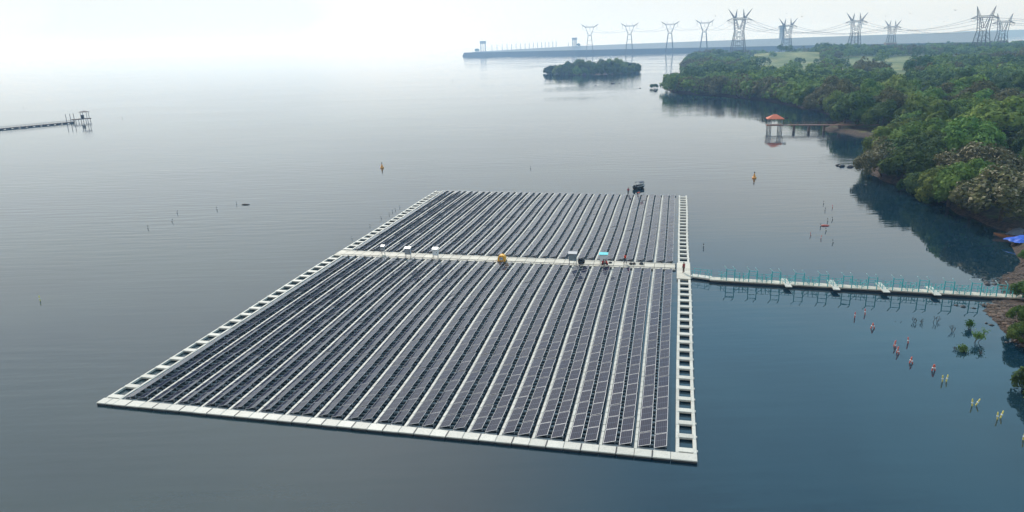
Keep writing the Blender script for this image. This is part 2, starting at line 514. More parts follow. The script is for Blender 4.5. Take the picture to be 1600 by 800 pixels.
def panel_mesh():
    b = MB(); t = .035; fr = .030
    o = [(0, 0), (PW, 0), (PW, PL), (0, PL)]
    i = [(fr, fr), (PW - fr, fr), (PW - fr, PL - fr), (fr, PL - fr)]
    for k in range(4):
        j = (k + 1) % 4
        b.quad((*o[k], t), (*o[j], t), (*i[j], t), (*i[k], t), 0)
        b.quad((*o[k], 0), (*o[j], 0), (*o[j], t), (*o[k], t), 0)
        b.quad((*i[k], t), (*i[j], t), (*i[j], t - .006), (*i[k], t - .006), 0)
    b.quad(*[(*q, t - .006) for q in i], 1)
    b.quad(*[(*q, 0) for q in reversed(o)], 2)
    return b


PMB = panel_mesh()
PV = np.array(PMB.v)


def add_uv(me, ids_uv):
    lay = me.uv_layers.new(name='cells')
    buf = np.zeros(len(me.loops) * 2, dtype=np.float32)
    ls = np.zeros(len(me.polygons), dtype=np.int32); me.polygons.foreach_get('loop_start', ls)
    mi = np.zeros(len(me.polygons), dtype=np.int32); me.polygons.foreach_get('material_index', mi)
    for p in np.nonzero(mi == ids_uv)[0]:
        s = ls[p] * 2
        buf[s:s + 8] = (0, 0, 1, 0, 1, 1, 0, 1)
    lay.data.foreach_set('uv', buf)


pm = PMB.mesh('solar_panel', [M['alu'], M['cells'], M['white']]); add_uv(pm, 1)


def bow(u, v):
    """the strings of floats drift a little sideways under their moorings"""
    s = (u - UU0) / (NP * PP)
    return -.55 * math.sin(math.pi * v / 111.0) * math.sin(math.pi * min(1, max(0, s))) + .25 * math.sin(v * .09 + 1.3) * math.sin(math.pi * min(1, max(0, s)))


def panel_spots():
    out = []
    for blk in range(2):
        for pr in range(NP):
            for c in range(2):
                a = UU0 + pr * PP + (.02 if c == 0 else 1.45)
                for k in range(NV):
                    v = (VF0 + k * VFP) if blk == 0 else (VB0 + k * VBP)
                    sgn = (random.gauss(0, .016), random.gauss(0, .008))
                    out.append((blk, pr, c, k, a, v, sgn))
    return out


SPOTS = panel_spots()


def size_of(s):
    p = aw(s[4] + .5, s[5] + 1.1, .5)
    x, y, wd = proj(p)
    return (CAMH / wd) / wd ** 2


big = set(id(s) for s in sorted(SPOTS, key=size_of, reverse=True)[:100])
rows = {}
for s in SPOTS:
    rows.setdefault(s[:3], []).append(s)
for (blk, pr, c), lst in rows.items():
    b = MB()          # floats of this row, bearers and the far panels
    a = lst[0][4]
    pan_v = []; own = []
    for s in lst:
        v = s[5]; k = s[3]
        dx = bow(a, v + 1.1)
        # bearing floats: joint block at each panel end and two narrow links, reaching over the gap on the high side
        wide = 1.42 if c == 0 else 1.16
        b.box(a + dx - .02, a + dx + wide - .06, v - .16, v + .14, .02, .20, 1, .03)
        b.box(a + dx + .15, a + dx + wide - .08, v + .74, v + .86, .02, .17, 1)
        b.box(a + dx + .15, a + dx + wide - .08, v + 1.44, v + 1.56, .02, .17, 1)
        # stands under the high edge
        for q in (.35, 1.85):
            b.box(a + dx + 1.00, a + dx + 1.06, v + q, v + q + .12, .15, .47, 2)
        Mx = Matrix.Translation((a + dx + .01, v + (VFP - PL) / 2, .26)) @ Matrix.Rotation(s[6][1], 4, 'X') @ Matrix.Rotation(-TILT + s[6][0], 4, 'Y')
        if id(s) in big:
            own.append(Mx)
        else:
            n0 = len(b.v)
            A = np.array(Mx)
            pts = PV @ A[:3, :3].T + A[:3, 3]
            b.v += [tuple(p) for p in pts]
            for f_, mm in zip(PMB.f, PMB.m):
                b.f.append(tuple(n0 + i for i in f_)); b.m.append((3, 4, 5)[mm])
    # small connector box at the row's walkway end
    ve = lst[-1][5] + PL + .25 if blk == 0 else lst[0][5] - .32
    b.box(a + .75 + bow(a, ve), a + 1.0 + bow(a, ve), ve - .12, ve + .12, ZT + .012, ZT + .2, 6, .03)
    me = b.mesh('panel_row', [M['float'], M['float_grey'], M['steel'], M['alu'], M['cells'], M['white'], M['black']])
    add_uv(me, 4)
    ro = link('panel_row', me, arr)
    for Mx in own:
        po = link('solar_panel', pm, ro)
        po.matrix_local = Mx

# gangways between pairs of rows
for pr in range(1, NP):
    for blk in range(2):
        b = MB()
        u = UU0 + pr * PP - .32
        v0, v1 = (.72, 53.9) if blk == 0 else (57.3, 110.6)
        n = int((v1 - v0) / 1.19); st = (v1 - v0) / n
        for k in range(n):
            dx = bow(u, v0 + st * k)
            b.box(u + dx, u + dx + .27, v0 + st * k + .03, v0 + st * (k + 1) - .03, .04, ZT - .06 + random.uniform(-.008, .008), 0, .02)
        b.build('gangway', [M['float']], arr)

# front pontoon, 36 blocks with a dark joint at the middle of each pair
b = MB()
ue = [.50, UU0 - 1.10]
for pr in range(NP):
    ue += [UU0 + pr * PP - .2, UU0 + pr * PP + 1.36]
ue += [UU0 + NP * PP - .2, 60.95]
for i in range(len(ue) - 1):
    g = .045 if i % 2 == 0 else .015
    y_ = -.50 + random.uniform(-.02, .02)
    b.box(ue[i] + .015, ue[i + 1] - g, y_, .64, .19, ZT, 0, .03)
    b.box(ue[i] + .05, ue[i + 1] - g - .03, y_ + .05, .60, -.1, .188, 1)  # dark skirt: shade and wet below the deck edge put into the colour
for i in range(3, len(ue) - 1, 2):
    b.box(ue[i] - .07, ue[i] + .06, -.42, .50, ZT - .03, ZT + .012, 1)
b.build('front_pontoon', [M['float'], M['joint_and_skirt']], arr)

# ladder walkways along both sides
for side in (0, 1):
    for (va, vb) in ((.66, 49.1 if side else 53.9), (57.45, 110.9)):
        b = MB()
        n = round((vb - va) / 2.40); st = (vb - va) / n
        if side:
            ui0, ui1, uo0, uo1 = 59.08, 59.40, 60.57, 60.90
        else:
            ui0, ui1, uo0, uo1 = 2.22, 2.50, .64, .88
        lo, hi = min(ui1, uo1), max(ui0, uo0)
        for k in range(n):
            a_, z_ = va + st * k, va + st * (k + 1)
            dw = .16 * math.sin((a_ + side * 30) * .11) * (1 - side * .5)
            j = random.uniform(-.006, .006)
            b.box(ui0 + dw * .5, ui1 + dw * .5, a_ + .01, z_ - .012, .04, ZT - .015 + j, 0, .025)
            b.box(uo0 + dw, uo1 + dw, a_ + .01, z_ - .012, .04, ZT - .015 + j, 0, .025)
            b.box(lo + dw - .1, hi + dw + .1, a_ + .12, a_ + .84, .12, ZT + .018 + j, 0, .03)
            e0, e1 = (uo1 + dw - .02, uo1 + dw + .10) if side else (uo0 + dw - .10, uo0 + dw + .02)
            b.box(e0, e1, a_ + .42, a_ + .68, .15, ZT - .04, 0, .02)
        b.build('side_walkway', [M['float'], M['joint_and_skirt']], arr)

# cross walkway through the middle: a broad boarded strip with a narrow strip on each side
b = MB()
for pr in range(NP * 2):
    u = UU0 - 2.1 + pr * 1.613
    z = ZT + random.uniform(-.01, .01)
    b.box(u + .02, u + 1.59, 54.62, 56.45, .03, z, 0, .02)
    b.box(u + .02, u + 1.60, 54.00, 54.55, .03, z - .04, 0, .02)
    b.box(u + .02, u + 1.60, 56.53, 57.10, .03, z - .04, 0, .02)
b.box(UU0 - 1.0, 58.8, 54.56, 54.61, .1, ZT + .012, 1)
b.box(UU0 - 1.0, 58.8, 56.47, 56.52, .1, ZT + .012, 1)
b.build('cross_walkway', [M['plank'], M['joint_and_skirt']], arr)
b = MB()
for k in range(6):
    b.box(58.94, 60.98, 49.35 + k * 1.35, 49.35 + (k + 1) * 1.35 - .02, .03, ZT + .01, 0, .02)
b.build('landing_deck', [M['plank']], arr)
# back edge mooring bar
b = MB()
for pr in range(NP):
    b.box(UU0 + pr * PP - .3, UU0 + (pr + 1) * PP - .34, 110.62, 110.92, .03, .26, 0, .02)
b.build('back_pontoon', [M['float_grey']], arr)

# ------------------------------------------------------------------ equipment on the cross walkway


def on_walk(px, py):
    p = at(px, py, ZT)
    return Vector((p.x, p.y, ZT + .012))


def cabinet(name, label, px, py, w_, d_, z0, z1, m_body, m_roof, roof_over=.12, legs=True, rz=0.0):
    o = empty(name, on_walk(px, py), AANG + rz)
    tag(o, label, 'cabinet', 'electrical cabinets on the walkway')
    b = MB(); b.box(-w_ / 2, w_ / 2, -d_ / 2, d_ / 2, z0, z1, 0, .02)
    b.build('body', [m_body], o)
    b = MB(); b.box(-w_ / 2 + .06, w_ / 2 - .06, -d_ / 2 - .03, -d_ / 2 - .002, z0 + .08, z1 - .1, 0)
    d = b.build('door', [m_body], o)
    b = MB(); b.box(w_ / 2 - .18, w_ / 2 - .14, -d_ / 2 - .065, -d_ / 2 - .032, (z0 + z1) / 2 - .1, (z0 + z1) / 2 + .1)
    b.build('handle', [M['black']], d)
    b = MB()
    b.face([(-w_ / 2 - roof_over, -d_ / 2 - .25, z1 + .10), (w_ / 2 + roof_over, -d_ / 2 - .25, z1 + .10), (w_ / 2 + roof_over, d_ / 2 + .1, z1 + .28), (-w_ / 2 - roof_over, d_ / 2 + .1, z1 + .28)])
    b.face([(-w_ / 2 - roof_over, d_ / 2 + .1, z1 + .23), (w_ / 2 + roof_over, d_ / 2 + .1, z1 + .23), (w_ / 2 + roof_over, -d_ / 2 - .25, z1 + .05), (-w_ / 2 - roof_over, -d_ / 2 - .25, z1 + .05)])
    for s in (-1, 1):
        x = s * (w_ / 2 + roof_over)
        b.face([(x, -d_ / 2 - .25, z1 + .05), (x, -d_ / 2 - .25, z1 + .10), (x, d_ / 2 + .1, z1 + .28), (x, d_ / 2 + .1, z1 + .23)])
    b.face([(-w_ / 2 - roof_over, -d_ / 2 - .25, z1 + .05), (w_ / 2 + roof_over, -d_ / 2 - .25, z1 + .05), (w_ / 2 + roof_over, -d_ / 2 - .25, z1 + .10), (-w_ / 2 - roof_over, -d_ / 2 - .25, z1 + .10)])
    b.build('roof', [m_roof], o)
    if legs:
        for sx in (-1, 1):
            for sy in (-1, 1):
                b = MB(); b.bar((sx * (w_ / 2 - .04), sy * (d_ / 2 - .04), 0), (sx * (w_ / 2 - .04), sy * (d_ / 2 - .04), z1 + .12), .035)
                b.build('leg', [M['steel']], o)
    return o


cabinet('inverter_cabinet', 'small grey cabinet on a thin steel stand, nearest the left end of the cross walkway', 599, 397, .6, .35, .7, 1.35, M['grey'], M['grey'], .05)
cabinet('inverter_cabinet', 'wide grey cabinet on legs, left neighbour of the white topped cabinet', 638, 403, 1.0, .5, .65, 1.65, M['grey'], M['grey_blue'], .08)
cabinet('inverter_cabinet', 'pale cabinet with a bright white roof on the left part of the cross walkway', 681, 404.5, .9, .5, .65, 1.7, M['white'], M['white'], .06)
cabinet('inverter_cabinet', 'grey blue cabinet on a frame beside the round black coil', 895, 414.5, 1.2, .55, .8, 1.95, M['grey_blue'], M['steel'])
cabinet('inverter_cabinet', 'white cabinet with a cyan roof behind the two seated workers', 943, 414, 1.15, .5, .55, 1.75, M['white'], M['cyan'], .14)

# yellow moulded box with a rounded hood
o = empty('cable_drum_box', on_walk(784.5, 408), AANG)
tag(o, 'rounded orange yellow box standing on the cross walkway', 'equipment box')
b = MB()
prof = [(-.62, .06), (-.62, .62), (-.5, .92), (-.25, 1.1), (.1, 1.12), (.42, 1.0), (.6, .7), (.62, .06)]
n = len(prof)
for (ya, yb) in ((-.5, .5),):
    for i in range(n):
        j = (i + 1) % n
        b.quad((prof[i][0], ya, prof[i][1]), (prof[j][0], ya, prof[j][1]), (prof[j][0], yb, prof[j][1]), (prof[i][0], yb, prof[i][1]))
    b.face([(x, ya, z) for x, z in reversed(prof)]); b.face([(x, yb, z) for x, z in prof])
b.build('hood', [M['yellow']], o)
b = MB(); b.box(-.75, .75, -.6, .6, 0, .058, 0, .01); b.build('base_plate', [M['wood']], o)
b = MB(); b.box(-.3, .3, -.56, -.503, .3, .8, 0, .01); b.build('hatch', [M['grey']], o)

# coils and bags


def coil(name, label, px, py, r, t, mt, flat=True, cat='cable coil'):
    b = MB()
    n = 20
    for turn in range(3):
        pts = []
        for i in range(n + 1):
            a = 2 * math.pi * i / n
            rr = r - t * (1 + turn * .8)
            pts.append((rr * math.cos(a), rr * math.sin(a) * (1 if flat else .25), t + (turn % 2) * t * 1.2) if flat else (rr * math.cos(a), (turn - 1) * t, r + rr * math.sin(a)))
        b.tube(pts, t, 6)
    o = b.build(name, [mt], None, on_walk(px, py), AANG)
    return tag(o, label, cat)


coil('cable_coil', 'big round black cable coil standing beside the grey blue cabinet', 908.5, 413.5, .60, .19, M['black'], False)
coil('cable_coil', 'small black coil lying on the cross walkway near its right end', 1002, 413, .36, .09, M['black'])


def bag(label, px, py, sx, sy, sz, mt):
    b = MB(); k = 10
    prof = [(.55, 0), (1, .2), (1, .55), (.8, .85), (.3, 1.0)]
    for i, (rr, z) in enumerate(prof):
        pass
    b.lathe(prof, k, 0, Matrix.Diagonal((sx, sy, sz, 1)))
    b.bar((-sx * .4, 0, sz * .95), (-sx * .1, 0, sz * 1.25), .03); b.bar((-sx * .1, 0, sz * 1.25), (sx * .3, 0, sz * .98), .03)
    o = b.build('tool_bag', [mt], None, on_walk(px, py), AANG + random.uniform(-.5, .5), smooth=True)
    return tag(o, label, 'bag')


bag('dark tool bag on the walkway just right of the red shirted walker, left of two', 985.5, 413.2, .28, .2, .3, M['black'])
bag('brown tool bag on the walkway, right neighbour of the dark tool bag', 990.5, 413, .3, .2, .28, M['wood'])
bag('dark bag lying right of the two seated workers', 953.5, 411.2, .32, .2, .22, M['trousers'])

# ------------------------------------------------------------------ people


def skin_mesh(name, joints, edges, radii, root, mats, sub=1, face_mat=None):
    me = bpy.data.meshes.new(name + '_src')
    names = list(joints)
    me.from_pydata([joints[n] for n in names], [(names.index(a), names.index(c)) for a, c in edges], [])
    ob = bpy.data.objects.new(name + '_src', me); COL.objects.link(ob)
    sk = ob.modifiers.new('skin', 'SKIN'); sk.use_smooth_shade = True
    for i, n in enumerate(names):
        r_ = radii[n]; r_ = r_ if isinstance(r_, tuple) else (r_, r_)
        me.skin_vertices[0].data[i].radius = r_
        me.skin_vertices[0].data[i].use_root = (n == root)
    ss = ob.modifiers.new('sub', 'SUBSURF'); ss.levels = sub; ss.render_levels = sub
    dg = bpy.context.evaluated_depsgraph_get(); dg.update()
    out = bpy.data.meshes.new_from_object(ob.evaluated_get(dg))
    out.name = name
    bpy.data.objects.remove(ob); bpy.data.meshes.remove(me)
    out.materials.clear()
    for mt in mats:
        out.materials.append(mt)
    for p in out.polygons:
        p.use_smooth = True
    return out


def person(label, loc, face, top, bottom, pose, group=None, hard_hat=None):
    """face: heading angle (0 = +X). pose: dict of joint overrides in a frame with x forward, y left, z up, metres."""
    J = dict(pelvis=(0, 0, .93), belly=(.01, 0, 1.08), chest=(.01, 0, 1.30), neck=(0, 0, 1.47), head=(.02, 0, 1.56), crown=(.01, 0, 1.70),
             shl=(0, .18, 1.42), ell=(.0, .24, 1.13), wrl=(.10, .24, .90), hal=(.14, .23, .80),
             shr=(0, -.18, 1.42), elr=(.0, -.24, 1.13), wrr=(.10, -.24, .90), har=(.14, -.23, .80),
             hil=(0, .09, .90), knl=(.03, .10, .50), anl=(-.01, .10, .09), tol=(.15, .12, .04),
             hir=(0, -.09, .90), knr=(.03, -.10, .50), anr=(-.01, -.10, .09), tor=(.15, -.12, .04))
    J.update(pose)
    E = [('pelvis', 'belly'), ('belly', 'chest'), ('chest', 'neck'), ('neck', 'head'), ('head', 'crown'),
         ('chest', 'shl'), ('shl', 'ell'), ('ell', 'wrl'), ('wrl', 'hal'), ('chest', 'shr'), ('shr', 'elr'), ('elr', 'wrr'), ('wrr', 'har'),
         ('pelvis', 'hil'), ('hil', 'knl'), ('knl', 'anl'), ('anl', 'tol'), ('pelvis', 'hir'), ('hir', 'knr'), ('knr', 'anr'), ('anr', 'tor')]
    rad = dict(pelvis=(.13, .11), belly=(.12, .10), chest=(.14, .11), neck=.055, head=(.09, .10), crown=(.075, .085), shl=.06, ell=.042, wrl=.03, hal=(.022, .04),
               shr=.06, elr=.042, wrr=.03, har=(.022, .04), hil=.085, knl=.058, anl=.042, tol=.035, hir=.085, knr=.058, anr=.042, tor=.035)
    root = empty('person', loc, face)
    tag(root, label, 'person', group)
    body = link('body', skin_mesh('body', J, E, rad, 'pelvis', [M['skin']]), root)
    # shirt with short sleeves
    SJ = {k: J[k] for k in ('pelvis', 'belly', 'chest', 'shl', 'shr')}
    V = {k: Vector(v) for k, v in J.items()}
    SJ['neckb'] = tuple(V['chest'].lerp(V['neck'], .55))
    for s in 'lr':
        SJ['sl' + s] = tuple(V['sh' + s].lerp(V['el' + s], .62))
    SE = [('pelvis', 'belly'), ('belly', 'chest'), ('chest', 'neckb'), ('chest', 'shl'), ('shl', 'sll'), ('chest', 'shr'), ('shr', 'slr')]
    SRad = dict(pelvis=(.155, .135), belly=(.15, .125), chest=(.17, .135), neckb=.085, shl=.08, shr=.08, sll=.065, slr=.065)
    link('shirt', skin_mesh('shirt', SJ, SE, SRad, 'belly', [top]), root)
    TJ = {k: J[k] for k in ('pelvis', 'hil', 'hir', 'knl', 'knr')}
    TE = [('pelvis', 'hil'), ('pelvis', 'hir'), ('hil', 'knl'), ('hir', 'knr')]
    TR = dict(pelvis=(.145, .125), hil=.105, hir=.105, knl=.08, knr=.08)
    for s in 'lr':
        TJ['cu' + s] = tuple(V['kn' + s].lerp(V['an' + s], .9)); TE.append(('kn' + s, 'cu' + s)); TR['cu' + s] = .07
    link('trousers', skin_mesh('trousers', TJ, TE, TR, 'pelvis', [bottom]), root)
    h = V['head'].lerp(V['crown'], .62); up = (V['crown'] - V['head']).normalized()
    b = MB()
    Mx = Matrix.Translation(h - up * .02) @ up.to_track_quat('Z', 'Y').to_matrix().to_4x4()
    rr = .108
    b.lathe([(rr * math.cos(t), rr * 1.1 * math.sin(t)) for t in (-.1, .25, .6, .95, 1.3, 1.5)], 12, 0, Mx)
    if hard_hat is not None:
        b.lathe([(rr + .05, -.012), (rr + .05, .005), (rr, .012)], 12, 0, Mx)
        b.build('helmet', [hard_hat], root, smooth=True)
    else:
        b.build('hair', [M['hair']], root, smooth=True)
    return root


WALK = dict(knl=(.16, .10, .52), anl=(.20, .10, .10), tol=(.36, .11, .04), knr=(.02, -.10, .50), anr=(-.22, -.10, .14), tor=(-.08, -.11, .04),
            ell=(-.12, .25, 1.15), wrl=(-.06, .27, .92), hal=(-.02, .27, .82), elr=(.10, -.25, 1.15), wrr=(.30, -.24, 1.0), har=(.38, -.23, .95))
SIT = dict(pelvis=(0, 0, .30), belly=(.06, 0, .45), chest=(.14, 0, .66), neck=(.20, 0, .82), head=(.25, 0, .90), crown=(.27, 0, 1.04),
           shl=(.13, .18, .78), ell=(.30, .26, .55), wrl=(.48, .18, .58), hal=(.56, .14, .57), shr=(.13, -.18, .78), elr=(.30, -.26, .55), wrr=(.48, -.18, .58), har=(.56, -.14, .57),
           hil=(.02, .10, .28), knl=(.40, .18, .46), anl=(.36, .16, .09), tol=(.50, .18, .04), hir=(.02, -.10, .28), knr=(.40, -.18, .46), anr=(.36, -.16, .09), tor=(.50, -.18, .04))
BEND = dict(pelvis=(-.12, 0, .82), belly=(.02, 0, .92), chest=(.24, 0, 1.02), neck=(.40, 0, 1.05), head=(.49, 0, 1.06), crown=(.61, 0, 1.10),
            shl=(.30, .18, 1.05), ell=(.52, .24, .92), wrl=(.76, .22, .90), hal=(.86, .21, .90), shr=(.30, -.18, 1.05), elr=(.40, -.26, .80), wrr=(.52, -.26, .58), har=(.56, -.25, .48),
            hil=(-.12, .09, .80), knl=(.08, .11, .45), anl=(-.08, .11, .09), tol=(.08, .12, .04), hir=(-.12, -.09, .80), knr=(.08, -.11, .45), anr=(-.08, -.11, .09), tor=(.08, -.12, .04))

person('person in dark red top and brown trousers standing on the landing deck', on_walk(1068, 426.5), R(120), M['darkred'], M['brown_trousers'], {})
person('person in bright red shirt walking along the cross walkway', on_walk(976.5, 412.5), R(-60), M['red'], M['trousers'], WALK)
person('person in dark red shirt crouched below the cyan roofed cabinet, left of two', on_walk(941, 415.2), R(20), M['darkred'], M['trousers'], SIT)
person('person in red shirt crouched facing left by the cyan roofed cabinet, right of two', on_walk(949, 415.4), R(170), M['red'], M['trousers'], SIT)
pb = aw(47.75, 110.35); person('person in dark clothes with red vest standing at the back edge near the boat', at(981.5, 304.6, ZT) * 1.0 + Vector((0, 0, .02)), R(80), M['darkred'], M['trousers'], {})
person('person in bright red shirt bending with an arm reached out at the back edge', at(996.5, 307.5, ZT) + Vector((0, 0, .02)), R(-8), M['red'], M['trousers'], BEND)

# ------------------------------------------------------------------ motor boat behind the array


def hull(Lh, Wd, Hh, z0=-.12, n=14):
    """lofted hull along x, bow at +x, returns rings of section points"""
    rings = []
    for i in range(n + 1):
        t = i / n
        x = -Lh / 2 + Lh * t
        wv = Wd / 2 * (1 - max(0, (t - .45) / .55) ** 2.2) * (.86 + .14 * min(1, t / .3))
        sheer = Hh * (1 + .35 * max(0, (t - .4) / .6) ** 2)
        keel = z0 + (sheer - z0) * .75 * max(0, (t - .7) / .3) ** 2
        wv = max(wv, .03)
        rings.append([(x, wv, sheer), (x, wv * .9, keel + (sheer - keel) * .35), (x, wv * .35, keel), (x, 0, keel - .03), (x, -wv * .35, keel), (x, -wv * .9, keel + (sheer - keel) * .35), (x, -wv, sheer)])
    return rings


def boat_mesh(rings, floor, m_out=0, m_in=1, inset=.06):
    b = MB()
    for i in range(len(rings) - 1):
        for j in range(6):
            b.quad(rings[i][j], rings[i + 1][j], rings[i + 1][j + 1], rings[i][j + 1], m_out)
    b.face(rings[0], m_out)
    for i in range(len(rings) - 1):   # inner wall and floor
        for s in (0, 6):
            a, c = rings[i][s], rings[i + 1][s]
            k = 1 if s == 0 else -1
            a2 = (a[0], a[1] - k * min(inset, abs(a[1]) * .8), a[2]); c2 = (c[0], c[1] - k * min(inset, abs(c[1]) * .8), c[2])
            a3 = (a2[0], a2[1] * .9, floor); c3 = (c2[0], c2[1] * .9, floor)
            b.quad(a, c, c2, a2, m_in); b.quad(a2, c2, c3, a3, m_in)
        a, c = rings[i][0], rings[i + 1][0]
        b.quad((a[0], max(0, abs(a[1]) - inset) * .9, floor), (c[0], max(0, abs(c[1]) - inset) * .9, floor), (c[0], -max(0, abs(c[1]) - inset) * .9, floor), (a[0], -max(0, abs(a[1]) - inset) * .9, floor), m_in)
    return b


bl = at(999.5, 294.5)
boat = empty('motor_boat', (bl.x, bl.y, .05), R(42)); boat.scale = (.82, .9, .95)
tag(boat, 'dark motor boat with pale gunwale and canopy behind the array', 'boat')
rg = hull(4.6, 1.9, .75)
boat_mesh(rg, .18).build('hull', [M['hull'], M['grey']], boat)
b = MB()
for s in (0, 6):
    b.tube([Vector(r_[s]) + Vector((0, 0, .03)) for r_ in rg], .055, 6)
b.build('gunwale', [M['boat_white']], boat)
b = MB()
for i in range(6):
    a0, a1 = math.pi * i / 6, math.pi * (i + 1) / 6
    y0, z0_, y1, z1_ = .85 * math.cos(a0), 1.55 + .28 * math.sin(a0), .85 * math.cos(a1), 1.55 + .28 * math.sin(a1)
    b.quad((-1.1, y0, z0_), (1.0, y0, z0_), (1.0, y1, z1_), (-1.1, y1, z1_))
    b.quad((-1.1, y1, z1_ - .04), (1.0, y1, z1_ - .04), (1.0, y0, z0_ - .04), (-1.1, y0, z0_ - .04))
b.build('canopy', [M['canopy']], boat)
b = MB()
for x in (-1.0, .9):
    for y in (-.82, .82):
        b.bar((x, y, .6), (x, y, 1.56), .025)
b.build('canopy_frame', [M['steel']], boat)
b = MB(); b.box(-.7, -.2, -.7, .7, .2, .62, 0, .04); b.box(-.75, -.62, -.7, .7, .62, 1.0, 0, .03); b.build('bench', [M['canopy']], boat)
b = MB(); b.box(.35, .8, -.35, .35, .2, .95, 0, .05); b.build('console', [M['hull']], boat)
b = MB(); b.box(-2.75, -2.32, -.2, .2, .55, 1.15, 0, .08); b.box(-2.62, -2.42, -.08, .08, -.3, .55, 0, .02); b.build('outboard_motor', [M['black']], boat)

# ------------------------------------------------------------------ footbridge to the shore
gA, gB = at(1109, 434.5, .45), at(1655, 466.5, .45)
gd = Vector((gB.x - gA.x, gB.y - gA.y, 0)); GL = gd.length; gd.normalize()
gang = math.atan2(gd.y, gd.x)
br = empty('footbridge', (gA.x, gA.y, 0), gang)
tag(br, 'long low footbridge with turquoise railings from the array to the shore', 'footbridge')


def g_local(px, py):
    p = at(px, py, .45) - Vector((gA.x, gA.y, 0))
    return p.dot(gd)


DW = .68
b = MB(); n = int(GL / 2.0); st = GL / n
for k in range(n):
    b.box(st * k + .01, st * (k + 1) - .01, -DW, DW, .26, .45 + random.uniform(-.006, .006), 0, .02)
b.build('deck', [M['plank']], br)
b = MB(); b.box(0, GL, -DW + .05, -DW + .2, .02, .255); b.box(0, GL, DW - .2, DW - .05, .02, .255)
b.build('deck_beam', [M['black']], br)
bays = [1141, 1176, 1212, 1248.5, 1286, 1323, 1362, 1401, 1441.5, 1481, 1523, 1563, 1604]
for i, px in enumerate(bays):
    x = g_local(px, 436 + (px - 1109) * .0586)
    for s in (-1, 1):
        b = MB(); y = s * (DW - .03)
        if s < 0:          # tall double post frame with slanting arms
            for q in (-.58, .58):
                b.bar((x + q, y, .45), (x + q, y, 2.25), .075, m=0)
                b.bar((x + q, y, 2.22), (x + q - .34, y + .05, 2.66), .07, m=1)
            b.bar((x - .58, y, 2.1), (x + .58, y, 2.1), .045)
            b.bar((x - .58, y, 1.45), (x + .58, y, 1.45), .04)
        for q in (-1, 1):
            b.bar((x + q * 1.32, y, .45), (x + q * 1.32, y, 1.35), .05)
            b.bar((x + q * .58, y, 1.3), (x + q * 1.32, y, .62), .035)
            if s > 0 and q > 0:
                b.bar((x - .58, y, 1.30), (x + .58, y, 1.30), .022)
            if s > 0:
                b.bar((x + q * .58, y, .45), (x + q * .58, y, 1.45), .045)
            b.bar((x + q * .58, y, 1.30), (x + q * 1.78, y, 1.30), .022)
            b.bar((x + q * .58, y, .90), (x + q * 1.78, y, .90), .022)
        b.build('railing_frame', [M['teal'], M['teal_light']], br)
for px0, py0, px1, py1 in ((1224, 434.5, 1233, 447.5), (1297, 437, 1308, 452), (1372, 441, 1386, 456), (1450, 446.5, 1466, 460.5)):
    p0 = at(px0, py0, .6) - Vector((gA.x, gA.y, 0)); p1 = at(px1, py1, .6) - Vector((gA.x, gA.y, 0))
    nx = Vector((-gd.y, gd.x, 0))
    l0 = Vector((p0.dot(gd), p0.dot(nx), 0)); l1 = Vector((p1.dot(gd), p1.dot(nx), 0))
    d = l1 - l0; ln = d.length
    Mx = Matrix.Translation((l0.x, l0.y, .455)) @ Matrix.Rotation(math.atan2(d.y, d.x), 4, 'Z')
    b = MB()
    for k in range(3):
        b.box(ln * k / 3 + .01, ln * (k + 1) / 3 - .01, -.45, .45, 0, .12, 0, .02, Mx)
    b.build('crossing_plate', [M['float']], br)
# ramp linking the landing and the bridge
rA, rB = at(1080.5, 429.5, .42), at(1111, 433.5, .42)
rd = rB - rA
rp = empty('boarding_ramp', (rA.x, rA.y, 0), math.atan2(rd.y, rd.x))
tag(rp, 'narrow cream ramp between the landing deck and the footbridge', 'ramp')
b = MB(); nn = 3
for k in range(nn):
    b.box(rd.length * k / nn + .01, rd.length * (k + 1) / nn - .01, -.62, .62, .2, .43, 0, .02)
b.build('deck', [M['float']], rp)
for s in (-1, 1):
    b = MB()
    for q in (.1, .4, .75, .97):
        b.bar((rd.length * q, s * .58, .43), (rd.length * q, s * .58, 1.35), .035)
    b.bar((.05, s * .58, 1.33), (rd.length - .05, s * .58, 1.33), .025)
    b.bar((rd.length * .75, s * .58, 1.3), (rd.length * .97, s * .58, .6), .025)
    b.build('railing', [M['teal']], rp)

# ------------------------------------------------------------------ terrain (right shore), one height field
SHORE_PX = [(1600, 543), (1575, 520), (1560, 503), (1546, 490), (1535, 478), (1546, 467), (1556, 452), (1562, 440), (1582, 422), (1592, 404), (1586, 384), (1566, 362),
            (1530, 345), (1480, 322), (1430, 298), (1395, 285), (1356, 272), (1368, 256), (1402, 243), (1396, 230), (1362, 216), (1325, 208), (1287, 203.5), (1288, 199), (1312, 194), (1322, 186),
            (1290, 177), (1250, 168), (1200, 158), (1150, 152), (1108, 149), (1075, 147), (1052, 144.5), (1036, 138), (1045, 133), (1062, 127), (1072, 116), (1075, 106), (1085, 98), (1120, 92), (1180, 89.5), (1240, 88.5), (1320, 87)]
shore = [(230, 0), (120, 25), (84, 45), (64, 64)] + [tuple(at(x, y).xy) for x, y in SHORE_PX] + [(900, 1420), (1700, 1500), (2200, 900), (1900, 0)]
SH = np.array(shore)


def inside(P, poly):
    x, y = P[:, 0], P[:, 1]
    c = np.zeros(len(P), bool); n = len(poly)
    for i in range(n):
        x0, y0 = poly[i]; x1, y1 = poly[(i + 1) % n]
        cond = ((y0 > y) != (y1 > y))
        xi = (x1 - x0) * (y - y0) / (y1 - y0 + 1e-12) + x0
        c ^= cond & (x < xi)
    return c


